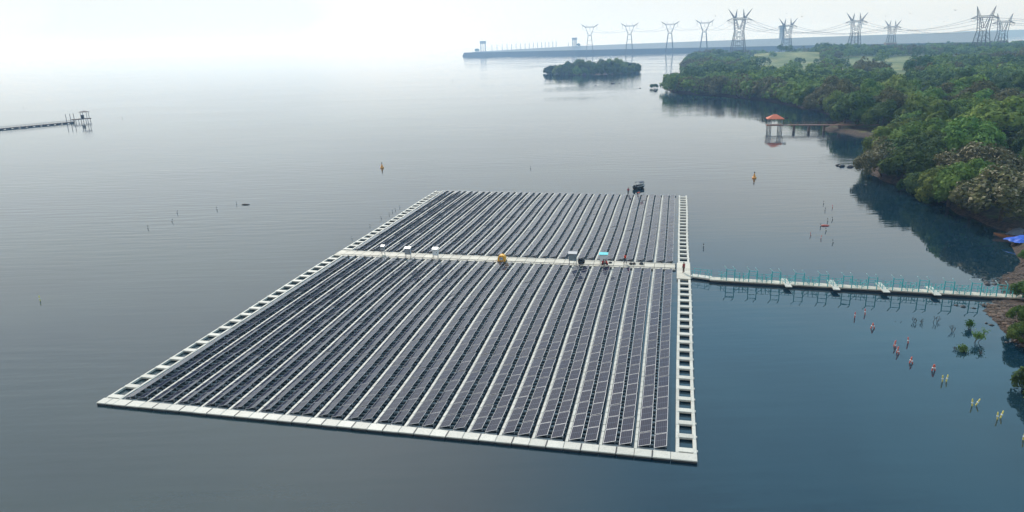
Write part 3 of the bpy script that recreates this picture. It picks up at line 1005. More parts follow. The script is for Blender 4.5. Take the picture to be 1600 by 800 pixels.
def sdist(P, poly):
    d = np.full(len(P), 1e9); n = len(poly)
    for i in range(n):
        a = poly[i]; bb = poly[(i + 1) % n]; ab = bb - a
        t = np.clip(((P - a) @ ab) / (ab @ ab), 0, 1)
        q = a + t[:, None] * ab
        d = np.minimum(d, np.hypot(*(P - q).T))
    return np.where(inside(P, poly), d, -d)


HILL = at(1228, 97)


def land_height(P):
    s = sdist(P, SH)
    wob = np.sin(P[:, 0] * .31 + P[:, 1] * .17) * .35 + np.sin(P[:, 0] * .83 - P[:, 1] * .61) * .22 + np.sin(P[:, 0] * 1.9 + P[:, 1] * 1.5) * .10
    dd = np.hypot(P[:, 0], P[:, 1])
    amp = np.clip(2.0 - dd / 400, .6, 1.8)
    s2 = s + wob * amp * 1.3
    z = np.where(s2 < 0, s2 * .22, np.minimum(s2 * np.where(dd < 128, .22, .6), 1.0) + np.clip(s2 - 5, 0, 14) * .09 + np.clip(s2 - 40, 0, 260) * .012)
    z = z + np.where(s2 > 1.5, wob * .22 * np.clip(s2 / 8, 0, 1), 0)
    z = z + np.where(s2 > 0, 10.0 * np.exp(-((P[:, 0] - HILL[0]) ** 2 + (P[:, 1] - HILL[1]) ** 2) / (2 * 70.0 ** 2)), 0)
    bx, by = P[:, 0] - gA.x, P[:, 1] - gA.y
    off = np.abs(-gd.y * bx + gd.x * by); along = gd.x * bx + gd.y * by
    cap = .16 + np.clip(off - 1.8, 0, 9) * .35
    z = np.where((along > 0) & (along < GL + 2), np.minimum(z, cap), z)
    return np.maximum(z, -1.4)


na, nd = 230, 250
azs = np.linspace(R(4), R(66), na); ds = 50 * (1750 / 50) ** np.linspace(0, 1, nd)
AZ, DS = np.meshgrid(azs, ds)
TP = np.stack([(np.sin(AZ) * DS).ravel(), (np.cos(AZ) * DS).ravel()], 1)
TZ = land_height(TP)
idx = np.arange(na * nd).reshape(nd, na)
F4 = np.stack([idx[:-1, :-1], idx[:-1, 1:], idx[1:, 1:], idx[1:, :-1]], -1).reshape(-1, 4)
keep = (TZ[F4].max(1) > -.9)
F4 = F4[keep][:, ::-1]


def grid_mesh(name, V3, F4, mats):
    me = bpy.data.meshes.new(name)
    used = np.unique(F4); rem = np.full(len(V3), -1); rem[used] = np.arange(len(used))
    V3 = V3[used]; F4 = rem[F4]
    me.vertices.add(len(V3)); me.vertices.foreach_set('co', V3.astype(np.float32).ravel())
    me.loops.add(F4.size); me.loops.foreach_set('vertex_index', F4.astype(np.int32).ravel())
    me.polygons.add(len(F4)); me.polygons.foreach_set('loop_start', np.arange(0, F4.size, 4, dtype=np.int32))
    try:
        me.polygons.foreach_set('loop_total', np.full(len(F4), 4, dtype=np.int32))
    except Exception:
        pass
    for m_ in mats:
        me.materials.append(m_)
    me.update(calc_edges=True); me.validate()
    return me


def ground_mat():
    m, nt, b = new_mat('shore_ground')
    N, L = nt.nodes, nt.links
    ge = N.new('ShaderNodeNewGeometry')

    def noise(sc, det=5):
        mp = N.new('ShaderNodeVectorMath'); mp.operation = 'SCALE'; mp.inputs['Scale'].default_value = sc
        L.new(ge.outputs['Position'], mp.inputs[0])
        n = N.new('ShaderNodeTexNoise'); n.inputs['Scale'].default_value = 1; n.inputs['Detail'].default_value = det
        L.new(mp.outputs[0], n.inputs['Vector']); return n.outputs['Fac']

    def ramp(sock, p0, p1, c0, c1):
        r_ = N.new('ShaderNodeValToRGB'); r_.color_ramp.elements[0].position = p0; r_.color_ramp.elements[1].position = p1
        r_.color_ramp.elements[0].color = (*c0, 1); r_.color_ramp.elements[1].color = (*c1, 1)
        L.new(sock, r_.inputs['Fac']); return r_.outputs['Color']
    bank = ramp(noise(1.6, 8), .35, .68, (.018, .013, .010), (.080, .048, .034))
    grass = ramp(noise(.03, 6), .38, .62, (.060, .105, .024), (.185, .195, .065))
    fine = ramp(noise(.9, 6), .3, .7, (.6, .6, .6), (1.25, 1.25, 1.25))
    gm = N.new('ShaderNodeMix'); gm.data_type = 'RGBA'; gm.blend_type = 'MULTIPLY'; gm.inputs['Factor'].default_value = 1
    L.new(grass, gm.inputs['A']); L.new(fine, gm.inputs['B'])
    sp = N.new('ShaderNodeSeparateXYZ'); L.new(ge.outputs['Position'], sp.inputs[0])
    nz = N.new('ShaderNodeMath'); nz.operation = 'MULTIPLY_ADD'; nz.inputs[1].default_value = 1.6; L.new(noise(.35, 5), nz.inputs[0]); L.new(sp.outputs['Z'], nz.inputs[2])
    mr = N.new('ShaderNodeMapRange'); mr.inputs['From Min'].default_value = 1.75; mr.inputs['From Max'].default_value = 2.3; L.new(nz.outputs[0], mr.inputs['Value'])
    mx = N.new('ShaderNodeMix'); mx.data_type = 'RGBA'
    L.new(mr.outputs['Result'], mx.inputs['Factor']); L.new(bank, mx.inputs['A']); L.new(gm.outputs['Result'], mx.inputs['B'])
    L.new(mx.outputs['Result'], b.inputs['Base Color']); b.inputs['Roughness'].default_value = .95
    bp = N.new('ShaderNodeBump'); bp.inputs['Distance'].default_value = .35; bp.inputs['Strength'].default_value = .9
    L.new(noise(2.2, 8), bp.inputs['Height']); L.new(bp.outputs['Normal'], b.inputs['Normal'])
    return m


M['ground'] = ground_mat()
tm = grid_mesh('shore_terrain', np.column_stack([TP, TZ]), F4, [M['ground']])
tm.polygons.foreach_set('use_smooth', [True] * len(tm.polygons))
tag(link('shore_terrain', tm), kind='structure')


def zland(x, y):
    return float(land_height(np.array([[x, y]]))[0])


# ------------------------------------------------------------------ trees


def crown_arrays(seed, Rr, Ht, base, nl, size, nlobe, blossom=0.0, squash=.9):
    g = np.random.default_rng(seed)
    cs = []; rs = []
    for i in range(nlobe):
        az = g.uniform(0, 2 * math.pi); el = math.asin(g.uniform(-.15, 1.0))
        k = g.uniform(.50, .78) * (1.1 if nlobe > 40 else 1.0)
        cs.append((Rr * k * math.cos(el) * math.cos(az), Rr * k * math.cos(el) * math.sin(az), base + (Ht - base) * (.36 + .42 * math.sin(el)) * g.uniform(.85, 1.08)))
        rs.append(Rr * g.uniform(.24, .46) * (.72 if nlobe > 40 else 1.0))
    cs = np.array(cs); rs = np.array(rs)
    wts = rs ** 2 / (rs ** 2).sum()
    li = g.choice(nlobe, nl, p=wts)
    d = g.normal(size=(nl, 3)); d /= np.linalg.norm(d, axis=1)[:, None]
    out = cs[li] - np.array([0, 0, base + .25 * (Ht - base)]); out /= np.linalg.norm(out, axis=1)[:, None] + 1e-6
    d = d + out * .55; d /= np.linalg.norm(d, axis=1)[:, None]
    d[:, 2] *= squash
    p = cs[li] + d * (rs[li] * g.uniform(.62, 1.10, nl))[:, None]
    p[:, 2] = np.maximum(p[:, 2], base * .6 + g.uniform(0, .4, nl))
    nrm = d + g.normal(size=(nl, 3)) * .34; nrm[:, 2] += .15; nrm /= np.linalg.norm(nrm, axis=1)[:, None]
    t = np.cross(nrm, g.normal(size=(nl, 3))); t /= np.linalg.norm(t, axis=1)[:, None]
    bt = np.cross(nrm, t)
    s = size * g.uniform(.55, 1.35, nl)
    t *= s[:, None]; bt *= (s * g.uniform(.45, .8, nl))[:, None]
    q = np.stack([p - t, p - bt * .9 + nrm * (s * .12)[:, None], p + t, p + bt + nrm * (s * .12)[:, None]], 1)
    mi = np.zeros(nl, np.int32)
    if blossom > 0:
        hh = (p[:, 2] - p[:, 2].min()) / (p[:, 2].max() - p[:, 2].min())
        mi[g.uniform(size=nl) < blossom * hh ** 1.3 * (.3 + .7 * (np.sin(li * 2.4) > -.2))] = 1
    return q, mi


def quads_mesh(name, Q, mi, mats):
    n = len(Q)
    me = bpy.data.meshes.new(name)
    me.vertices.add(n * 4); me.vertices.foreach_set('co', Q.reshape(-1).astype(np.float32))
    me.loops.add(n * 4); me.loops.foreach_set('vertex_index', np.arange(n * 4, dtype=np.int32))
    me.polygons.add(n); me.polygons.foreach_set('loop_start', np.arange(0, n * 4, 4, dtype=np.int32))
    for m_ in mats:
        me.materials.append(m_)
    me.polygons.foreach_set('material_index', mi)
    me.update(calc_edges=True)
    return me


def trunk_mesh(seed, Ht, Rr):
    g = random.Random(seed); b = MB()
    pts = [(0, 0, -.6), (g.uniform(-.15, .15), g.uniform(-.15, .15), Ht * .18), (g.uniform(-.3, .3), g.uniform(-.3, .3), Ht * .36), (g.uniform(-.5, .5), g.uniform(-.5, .5), Ht * .6)]
    b.tube(pts, [.34, .26, .2, .08], 7)
    for i in range(5):
        a = 2 * math.pi * i / 5 + g.uniform(-.4, .4); z = Ht * g.uniform(.15, .38)
        b.tube([(0, 0, z), (Rr * .3 * math.cos(a), Rr * .3 * math.sin(a), z + Ht * .14), (Rr * .68 * math.cos(a), Rr * .68 * math.sin(a), z + Ht * g.uniform(.2, .36))], [.15, .10, .03], 5)
    return b.mesh('trunk', [M['bark']], True)


KINDS = {}
# kind: (R, Ht, base, leaves, size, lobes, leaf material, blossom)
for nm, a in dict(
        near_a=(6.0, 8.6, .5, 8500, .29, 44, 'leaf_dark', 0), near_b=(6.2, 9.2, .6, 8500, .29, 48, 'leaf_mid', 0), near_pale=(6.6, 9.2, .5, 9500, .28, 54, 'leaf_olive', .42),
        near_bright=(4.6, 7.4, .6, 6500, .25, 24, 'leaf_bright', 0),
        mid_a=(5.8, 9.0, .6, 3800, .36, 18, 'leaf_dark', 0), mid_b=(6.0, 9.6, .8, 3800, .36, 20, 'leaf_mid', 0), mid_c=(5.6, 8.6, .6, 3800, .36, 17, 'leaf_olive', .05),
        mid_d=(5.2, 10.4, 1.2, 3600, .36, 16, 'leaf_mid', 0), mid_e=(6.4, 8.2, .5, 3800, .36, 20, 'leaf_dark', 0)).items():
    q, mi = crown_arrays(hash(nm) % 1 + sum(map(ord, nm)), *a[:6], a[7])
    KINDS[nm] = (quads_mesh('crown', q, mi, [M[a[6]], M['blossom']]), trunk_mesh(sum(map(ord, nm)), a[1], a[0]), a[0], a[1])


def tree(kind, x, y, s, label, group, sz=1.0, z=None, name='tree'):
    cm, tmh, _, _ = KINDS[kind]
    o = empty(name, (x, y, zland(x, y) - .1 if z is None else z), random.uniform(0, 6.28))
    o.scale = (s, s * random.uniform(.9, 1.1), s * sz)
    tag(o, label, 'tree', group)
    link('crown', cm, o); link('trunk', tmh, o)
    return o


def tree_px(kind, px, py, s, label, group=None, sz=1.0, name='tree'):
    p = at(px, py)
    return tree(kind, p.x, p.y, s, label, group, sz, None, name)


taken = []
LANDMARKS = [
    ('near_pale', 1562, 352, 1.5, 'broad tree tufted with pale seed heads, overhanging the water above the blue tarpaulin', .72),
    ('near_pale', 1528, 310, 1.36, 'domed olive tree flecked with pale tufts, behind the nearest pale tufted tree', .86),
    ('near_a', 1408, 276, 1.25, 'dark domed tree overhanging the water beside the black rocks', .86),
    ('near_a', 1450, 277, 1.32, 'rounded dark tree right behind the dark tree that overhangs the black rocks', .9),
    ('near_bright', 1566, 238, 1.15, 'bright lime green tree standing out among darker crowns', 1.0),
    ('near_b', 1490, 256, 1.2, 'olive green tree left of the lime green tree', 1.0),
    ('mid_a', 1436, 134, 1.75, 'big blue green tree rising above the wood beside the grass clearing', 1.0),
]
LANDMARKS = [l for l in LANDMARKS]
for kd, px, py, s, lab, sz in LANDMARKS:
    o = tree_px(kd, px, py, s, lab, None, sz)
    taken.append((o.location.x, o.location.y, KINDS[kd][2] * s))

# candidate positions for the wood
CLEAR_PX = [(1226, 106, 66, 20), (1245, 128, 26, 8), (1404, 130, 22, 22), (1355, 106, 60, 11), (1470, 101, 110, 9), (1560, 99, 50, 7), (1170, 92, 40, 4), (1318, 118, 18, 10)]
cand = []
yy = 70.0
while yy < 1300:
    d0 = 7.6 + yy * .0060
    xx = 40.0
    while xx < min(yy * .80 + 60, 860):
        x = xx + random.uniform(-.38, .38) * d0; y = yy + random.uniform(-.38, .38) * d0
        cand.append((x, y))
        xx += d0
    yy += d0 * .9
# overhanging row right along the waterline
for a_, c_ in zip(shore[28:46], shore[29:47]):
    a_ = Vector(a_); c_ = Vector(c_); n_ = Vector((c_.y - a_.y, a_.x - c_.x)).normalized()
    k_ = max(1, int((c_ - a_).length / 5.2))
    for i in range(k_):
        q = a_.lerp(c_, (i + random.random()) / k_) + n_ * random.uniform(-.4, 2.2)
        cand.append((q.x, q.y))
for a_, c_ in zip(shore[15:25], shore[16:26]):
    a_ = Vector(a_); c_ = Vector(c_); n_ = Vector((c_.y - a_.y, a_.x - c_.x)).normalized()
    k_ = max(1, int((c_ - a_).length / 4.6))
    for i in range(k_):
        q = a_.lerp(c_, (i + random.random()) / k_) + n_ * random.uniform(-.6, 1.5)
        cand.append((q.x, q.y))
cand = np.array(cand)
sd = sdist(cand, SH)
sel = []
for (x, y), s_ in zip(cand, sd):
    px, py, wd = proj((x, y, 2))
    if s_ < (2.5 if wd < 128 else -.8):
        continue
    if px > 1720 or px < 1000 or py > 620:
        continue
    if px > 1500 and 385 < py < 575:        # open bank at the end of the footbridge
        if s_ < 17 or py > 425:
            continue
    if 1290 < px < 1400 and 190 < py < 226 and s_ < 7:
        continue
    if any(((px - cx) / rx) ** 2 + ((py - cy) / ry) ** 2 < 1 for cx, cy, rx, ry in CLEAR_PX):
        if random.random() > .04:
            continue
    if any((x - tx) ** 2 + (y - ty) ** 2 < (.62 * tr) ** 2 for tx, ty, tr in taken):
        continue
    if wd > 380 and (px < 1048 or (px < 1072 and py < 131)):
        continue
    if 1290 < px < 1372 and 228 < py < 300:
        continue
    if px > 1545 and 300 < py < 400:
        continue
    if 1520 < px < 1610 and 236 < py < 302:
        continue
    dens = .5 + .5 * math.sin(x * .045 + 1.2) * math.sin(y * .038)
    sel.append((wd, x, y, px, py, s_))
sel.sort()
BUDGET = 300 - len(LANDMARKS) - 48
near_sel, far_sel = sel[:BUDGET], sel[BUDGET:]
WOODLABEL = {
    'A': ('dark green domed tree in the shore wood right of the lake', 'dark green trees of the shore wood'),
    'B': ('mid green domed tree in the shore wood right of the lake', 'mid green trees of the shore wood'),
    'C': ('olive brown tree in the shore wood right of the lake', 'olive brown trees of the shore wood'),
}
for wd, x, y, px, py, s_ in near_sel:
    pn = .5 + .35 * math.sin(x * .05 + y * .021) + .3 * math.sin(y * .043 - x * .017) + random.uniform(-.3, .3)
    if wd < 190:
        kd = 'near_a' if pn < .6 else ('near_b' if pn < .95 else 'near_pale')
    else:
        kd = random.choice(('mid_a', 'mid_e')) if pn < .38 else (random.choice(('mid_b', 'mid_d', 'mid_b')) if pn < .82 else 'mid_c')
    key = 'A' if kd in ('near_a', 'mid_a', 'mid_e') else ('C' if kd in ('near_pale', 'mid_c') else 'B')
    sc_ = random.choice((random.uniform(.8, 1.1), random.uniform(1.0, 1.55))) * (.85 if s_ < 4 else 1.0)
    tree(kd, x, y, sc_, WOODLABEL[key][0], WOODLABEL[key][1], random.uniform(.88, 1.16), zland(x, y) - (.9 if s_ < 3 else .1))

# the far wood reads as one mass
lowq = [crown_arrays(900 + i, 6.2, 9.2,   .5, 260, .85, 14)[0] for i in range(8)]
Q = []; MI = []
for wd, x, y, px, py, s_ in far_sel:
    q = lowq[random.randrange(8)]
    a = random.uniform(0, 6.28); s = random.uniform(.75, 1.2) * (1.0 + .0003 * wd)
    ca, sa = math.cos(a) * s, math.sin(a) * s
    qq = q.copy()
    qq[..., 0] = q[..., 0] * ca - q[..., 1] * sa + x; qq[..., 1] = q[..., 0] * sa + q[..., 1] * ca + y
    qq[..., 2] = q[..., 2] * s * random.uniform(.8, 1.1) + zland(x, y)
    Q.append(qq)
    pn = .5 + .35 * math.sin(x * .03 + y * .011) + .3 * math.sin(y * .023 - x * .017) + random.uniform(-.3, .3)
    MI.append(np.full(len(q), 0 if pn < .42 else (1 if pn < .85 else 2), np.int32))
if Q:
    tag(link('far_woods', quads_mesh('far_woods', np.concatenate(Q), np.concatenate(MI), [M['leaf_dark'], M['leaf_mid'], M['leaf_olive']])), kind='stuff')
assert len(shore) > 46
print('trees', len(near_sel), 'far', len(far_sel), 'near limit', near_sel[-1][0] if near_sel else None)

# island
b = MB(); k = 40; IC = Vector((97, 842, 0)); prev = None
rings = []
for (f_, z) in ((1.02, -.6), (.94, .1), (.8, .6), (.4, 1.4)):
    rings.append([(IC.x + 51 * f_ * math.cos(t) * (1 + .08 * math.sin(3 * t)), IC.y + 66 * f_ * math.sin(t) * (1 + .06 * math.sin(2 * t + 1)), z) for t in [2 * math.pi * i / k for i in range(k)]])
for a_, c_ in zip(rings, rings[1:]):
    for i in range(k):
        j = (i + 1) % k
        b.quad(a_[i], a_[j], c_[j], c_[i])
b.face(rings[-1])
tag(b.build('island_ground', [M['ground']]), kind='structure')
cnt = 0
for i in range(4000):
    t = random.uniform(0, 6.28); f_ = math.sqrt(random.random()) * 1.0
    if i < 16:
        t = math.pi * (1.0 + (i + .5) / 16); f_ = 1.0
    x = IC.x + 51 * f_ * math.cos(t) * (1 + .08 * math.sin(3 * t)); y = IC.y + 66 * f_ * math.sin(t)
    if y > IC.y + 30 or any((x - a_) ** 2 + (y - c_) ** 2 < (5.0 if i < 16 else 9.6) ** 2 for a_, c_, _ in taken):
        continue
    taken.append((x, y, 5))
    e = 1 - max(0, f_ - .6) * .75
    tree(random.choice(('mid_a', 'mid_e', 'mid_a', 'mid_b')), x, y, 1.45 * e * random.uniform(.85, 1.12), 'bushy tree in the grove that covers the small wooded island', 'trees on the small island', 1.05 if i >= 16 else 1.2, -1.1 if i >= 16 else -2.2)
    cnt += 1
    if cnt >= 44:
        break
print('island trees', cnt)

# small lone clump off the point, shrubs on the bank
pc = at(1022, 137.5)
tree('mid_e', pc.x, pc.y, .52, 'small lone dark bush growing in the water off the wooded point', None, .75, -.1, 'bush')
b = MB()
b.lathe([(1.6, -.4), (1.5, .1), (.9, .35), (.2, .45)], 10)
for px, py, s, kd, lab in ((1594, 515, .30, 'near_b', 'low green shrub on the brown bank, upper of two'), (1602, 541, .34, 'near_b', 'low dark green shrub on the brown bank just below the other shrub'),
                           (1602, 412, .24, 'near_bright', 'low shrub on the shore beside the blue tarpaulin'), (1608, 474, .36, 'near_b', 'shrub at the shore end of the footbridge')):
    tree_px(kd, px, py, s, lab, None, 1.0, 'shrub')
tree_px('near_a', 1638, 618, .58, 'dark leafy tree leaning over the water at the lower right corner', None, 1.1)

# rocks -------------------------------------------------------------


def rock_mesh(seed, mt):
    g = random.Random(seed)
    bm = bmesh.new(); bmesh.ops.create_icosphere(bm, subdivisions=2, radius=1)
    for v in bm.verts:
        n = v.co.normalized()
        v.co *= 1 + .22 * math.sin(n.x * 4 + seed) * math.cos(n.y * 3.3 + seed * 2) + g.uniform(-.08, .08)
        v.co.z *= .62
    me = bpy.data.meshes.new('rock'); bm.to_mesh(me); bm.free(); me.materials.append(mt)
    return me


rks = [rock_mesh(i, M['rock']) for i in range(4)]; rkd = [rock_mesh(9 + i, M['rock_dark']) for i in range(3)]


def rock(me, p, s, label, group=None, name='rock'):
    o = link(name, me, None, p, random.uniform(0, 6.28)); o.scale = (s * random.uniform(.8, 1.3), s, s * random.uniform(.7, 1))
    return tag(o, label, 'rock', group)


for i in range(46):
    t = random.random()
    px = 1536 + (t ** .8) * 62 + random.uniform(-4, 14); py = 480 + t * 62 + random.uniform(-10, 4)
    p = at(px, py); z = zland(p.x, p.y)
    rock(random.choice(rks), (p.x, p.y, max(z, -.05)), random.uniform(.16, .46), 'rough brown rock lying on the bank below the footbridge end', 'rocks on the brown bank')
GV = []; GF = []
base = [tuple(v.co) for v in rks[0].vertices]; bf = [tuple(p.vertices) for p in rks[0].polygons]
gm_ = bmesh.new(); bmesh.ops.create_icosphere(gm_, subdivisions=1, radius=1)
base = [(v.co.x, v.co.y, v.co.z * .6) for v in gm_.verts]; bf = [tuple(v.index for v in f_.verts) for f_ in gm_.faces]; gm_.free()
for i in range(1500):
    t = random.random()
    if i % 3:
        px = 1534 + t * 66 + random.uniform(-6, 22); py = 470 + t * 72 + random.uniform(-16, 6)
    else:
        px = random.uniform(1545, 1606); py = random.uniform(405, 462)
    p = at(px, py); z = zland(p.x, p.y)
    if z < -.25 or z > 2.2:
        continue
    r_ = random.uniform(.06, .24); n0 = len(GV); c_, s_ = math.cos(i), math.sin(i)
    for (x, y, zz) in base:
        k_ = r_ * random.uniform(.75, 1.25)
        GV.append((p.x + (x * c_ - y * s_) * k_ * 1.2, p.y + (x * s_ + y * c_) * k_, z + zz * k_))
    GF += [tuple(q + n0 for q in f_) for f_ in bf]
gme = bpy.data.meshes.new('gravel'); gme.from_pydata(GV, [], GF)
M['gravel'] = mat('bank_stones', (.095, .068, .052), .9, .3, 1.2, island=.6)
gme.materials.append(M['gravel'])
tag(link('gravel', gme), kind='stuff')
for i in range(12):
    px = random.uniform(1538, 1566); py = random.uniform(434, 446)
    p = at(px, py)
    rock(random.choice(rkd), (p.x, p.y, max(zland(p.x, p.y), -.05)), random.uniform(.2, .5), 'dark rock at the waterline just above the footbridge', 'dark rocks above the footbridge')
for i, (px, py) in enumerate(((1494, 477), (1505, 479), (1521, 481.5), (1541, 505), (1549, 508), (1573, 535), (1581, 534), (1592, 541))):
    p = at(px, py)
    rock(random.choice(rkd), (p.x, p.y, 0), random.uniform(.2, .38), 'small dark rock breaking the shallow water beside the brown bank', 'rocks in the shallows')
for i, (px, py, s, lab) in enumerate(((1309.5, 258.5, .75, 'flat black rock in the water, farthest left of the black rocks'), (1315, 260, .75, 'black rock in the middle of the black rocks in the water'), (1328.5, 261, .85, 'upright black rock nearest the overhanging dark tree'))):
    p = at(px, py); rock(rkd[i], (p.x, p.y, .1), s, lab)
for i, (px, py, s, lab) in enumerate(((958, 130.5, 1.8, 'dark rock with a low hump in the water before the island'), (968, 130, .9, 'small dark rock right of the humped rock before the island'), (931, 134, .8, 'lone tiny dark rock in the water below the island'), (1000, 138, .7, 'tiny dark rock in the water left of the lone bush'), (1024, 143, 1.0, 'low dark rock in the water just below the lone bush'))):
    p = at(px, py); rock(rkd[i % 3], (p.x, p.y, .05), s, lab)

# dead branches and a leafy sapling in the shallows ------------------------------


def branch(px, py, h, seed, label, leafy=False, group=None):
    g = random.Random(seed); p = at(px, py)
    o = empty('sapling' if leafy else 'dead_branch', (p.x, p.y, -.25))
    tag(o, label, 'sapling' if leafy else 'branch', group)
    b = MB(); tips = []

    def grow(q, d, ln, r_, lv):
        e = q + d * ln
        mid = q.lerp(e, .5) + Vector((g.uniform(-.1, .1), g.uniform(-.1, .1), 0)) * ln
        b.tube([q, mid, e], [r_, r_ * .8, r_ * .55], 5)
        tips.append(e)
        if lv:
            for _ in range(3):
                dd = (d + Vector((g.uniform(-.8, .8), g.uniform(-.8, .8), g.uniform(-.1, .5)))).normalized()
                grow(q.lerp(e, g.uniform(.45, 1)), dd, ln * g.uniform(.45, .7), r_ * .55, lv - 1)
    for _ in range(3):
        grow(Vector((g.uniform(-.3, .3), g.uniform(-.3, .3), 0)), Vector((g.uniform(-.5, .5), g.uniform(-.3, .3), 1)).normalized(), h * .55, .035, 2)
    b.build('stems', [M['twig']], o)
    if leafy:
        gg = np.random.default_rng(seed); tp = np.array([tuple(t) for t in tips])
        tp = tp[tp[:, 2] > h * .45]
        n = 420
        c = tp[gg.integers(0, len(tp), n)] + gg.normal(size=(n, 3)) * .16
        a = gg.normal(size=(n, 3)); a /= np.linalg.norm(a, axis=1)[:, None]
        d = np.cross(a, gg.normal(size=(n, 3))); d /= np.linalg.norm(d, axis=1)[:, None]
        q = np.stack([c - a * .11, c - d * .05, c + a * .11, c + d * .05], 1)
        link('leaves', quads_mesh('leaves', q, np.zeros(n, np.int32), [M['leaf_bright' if leafy == 2 else 'leaf_mid']]), o)
    return o


for i, (px, py, h) in enumerate(((1430, 504, 1.2), (1441, 505, .9), (1461, 503, 1.3), (1405, 503, .4), (1489, 518, 1.2), (1494, 546, .8), (1530, 553, .9))):
    branch(px, py, h, 40 + i, 'bare dead twigs sticking out of the shallow water below the footbridge', False, 'dead branches in the shallows')
branch(1512, 512, 1.3, 61, 'light green leafy sapling in the shallows, topmost of three', 2)
branch(1522, 534, 1.9, 62, 'tall leafy sapling in the shallows, right one of three', 1)
branch(1504, 548, .8, 63, 'low dark leafy sapling in the shallows, lowest of three', 1)

# ------------------------------------------------------------------ boats and tarpaulin on the shore
p = at(1577, 372)
wb = empty('rowing_boat', (p.x, p.y, .05), R(150))
tag(wb, 'brown wooden rowing boat drawn up beside the blue tarpaulin', 'boat')
rg = hull(4.8, 1.3, .55, -.1)
boat_mesh(rg, .12).build('hull', [M['boat_wood'], M['wood']], wb)
for x in (-1.1, .2):
    b = MB(); b.box(x, x + .25, -.5, .5, .36, .40); b.build('thwart', [M['boat_wood']], wb)
p = at(1596, 383)
g = np.random.default_rng(5)


def sheet(name, p, lx, ly, rz, hgt, mt, label, seed):
    gx, gy = 16, 12; b = MB()
    def zz(i, j):
        x, y = i / gx, j / gy
        return hgt * (math.sin(math.pi * x) * math.sin(math.pi * y)) ** .6 + .10 * math.sin(9 * x + seed) * math.sin(7 * y + seed * 2) + .06 * math.sin(23 * x + 11 * y)
    P_ = [[(lx * (i / gx - .5) + .12 * math.sin(j * 1.7), ly * (j / gy - .5) + .12 * math.sin(i * 1.3), max(.02, zz(i, j))) for j in range(gy + 1)] for i in range(gx + 1)]
    for i in range(gx):
        for j in range(gy):
            b.quad(P_[i][j], P_[i + 1][j], P_[i + 1][j + 1], P_[i][j + 1])
            lo = lambda q: (q[0], q[1], q[2] - .015)
            b.quad(lo(P_[i][j + 1]), lo(P_[i + 1][j + 1]), lo(P_[i + 1][j]), lo(P_[i][j]))
    o = b.build(name, [mt], None, p, rz, smooth=True)
    return tag(o, label, 'tarpaulin')


sheet('tarpaulin', (p.x, p.y, max(0, zland(p.x, p.y))), 5.0, 3.2, R(15), .7, M['tarp'], 'crumpled bright blue tarpaulin spread on the shore beside the wooden boat', 1)
p = at(1590, 368.5); sheet('tarpaulin', (p.x, p.y, max(0, zland(p.x, p.y))), 5.5, 2.4, R(40), .5, M['canopy'], 'dark blue tarpaulin behind the bright blue one on the shore', 3)

# ------------------------------------------------------------------ buoys and marker stakes


def nav_buoy(px, py, label):
    p = at(px, py)
    o = empty('navigation_buoy', (p.x, p.y, 0)); o.scale = (.75, .75, .75); tag(o, label, 'buoy')
    b = MB(); b.lathe([(.62, -.3), (.75, .0), (.75, .32), (.55, .48)], 14); b.build('float', [M['navbuoy']], o, smooth=True)
    b = MB(); b.lathe([(.45, .482), (.20, 1.5), (.14, 1.7)], 10); b.build('tower', [M['navbuoy']], o)
    b = MB(); b.lathe([(.02, 1.702), (.24, 1.85), (.24, 2.0), (.02, 2.35)], 8); b.build('topmark', [M['stake_dark']], o)
    return o


nav_buoy(597, 262.5, 'orange yellow navigation buoy floating behind the left part of the array')
nav_buoy(1178.5, 278.5, 'orange yellow navigation buoy floating right of the array towards the pier')


def stake_mesh(mt, h, r_=.075):
    b = MB()
    b.lathe([(r_ * .8, -.5), (r_, 0), (r_, h * .86), (r_ * .6, h)], 8, 0)
    b.lathe([(r_ + .002, h * .40), (r_ * 1.5, h * .44), (r_ * 1.5, h * .52), (r_ + .002, h * .56)], 8, 1)
    return b.mesh('marker_stake', [mt, M['white']])


SM = {('r', 0): stake_mesh(M['stake_red'], .85), ('y', 0): stake_mesh(M['stake_yellow'], .95), ('d', 0): stake_mesh(M['stake_dark'], .9), ('o', 0): stake_mesh(M['navbuoy'], 1.0)}


def stake(c, px, py, label, group=None, lean=None, s=1.0):
    p = at(px, py)
    o = link('marker_stake', SM[(c, 0)], None, (p.x, p.y, -.05), random.uniform(0, 6.28))
    ln = random.uniform(-.3, .3) if lean is None else lean
    o.rotation_euler = (random.uniform(-.15, .1), ln, 0); o.scale = (s, s, s)
    return tag(o, label, 'marker stake', group)


LR = 'short leaning red marker stake floating right of the array below the footbridge'
for px, py, l in ((1335.5, 496, 0), (1351.8, 491, .05), (1360.5, 513, -.35), (1366.5, 513, .35), (1396.5, 541, -.3), (1400, 543, .3), (1401, 551, -.2), (1405, 553, .35), (1419, 536, .1), (1421, 567, -.3), (1426, 568, .3), (1456, 579, -.2), (1461, 579, .2)):
    stake('r', px, py, LR, 'red marker stakes below the footbridge', -l, .95)
LY = 'short leaning pale yellow marker stake floating near the lower right shore'
for px, py, l in ((1472.5, 596, -.12), (1478.5, 596, .2), (1519, 634, -.1), (1524.5, 633, .4), (1558.5, 655, -.1), (1563, 653, .3), (1598.5, 687, 0.05)):
    stake('y', px, py, LY, 'yellow marker stakes near the lower right shore', l, .85)
LD = 'small dark red marker stake floating between the array and the wooded shore, above the footbridge'
for px, py in ((1287, 318.5), (1301, 324.5), (1289, 329), (1301, 343.5), (1293.5, 346), (1282, 354.5), (1291, 361), (1267, 368), (1282.5, 373), (1302, 379.5)):
    stake('d' if random.random() < .5 else 'r', px, py, LD, 'marker stakes above the footbridge', None, .8)
LL = 'small dark marker stake floating in the open water left of the array'
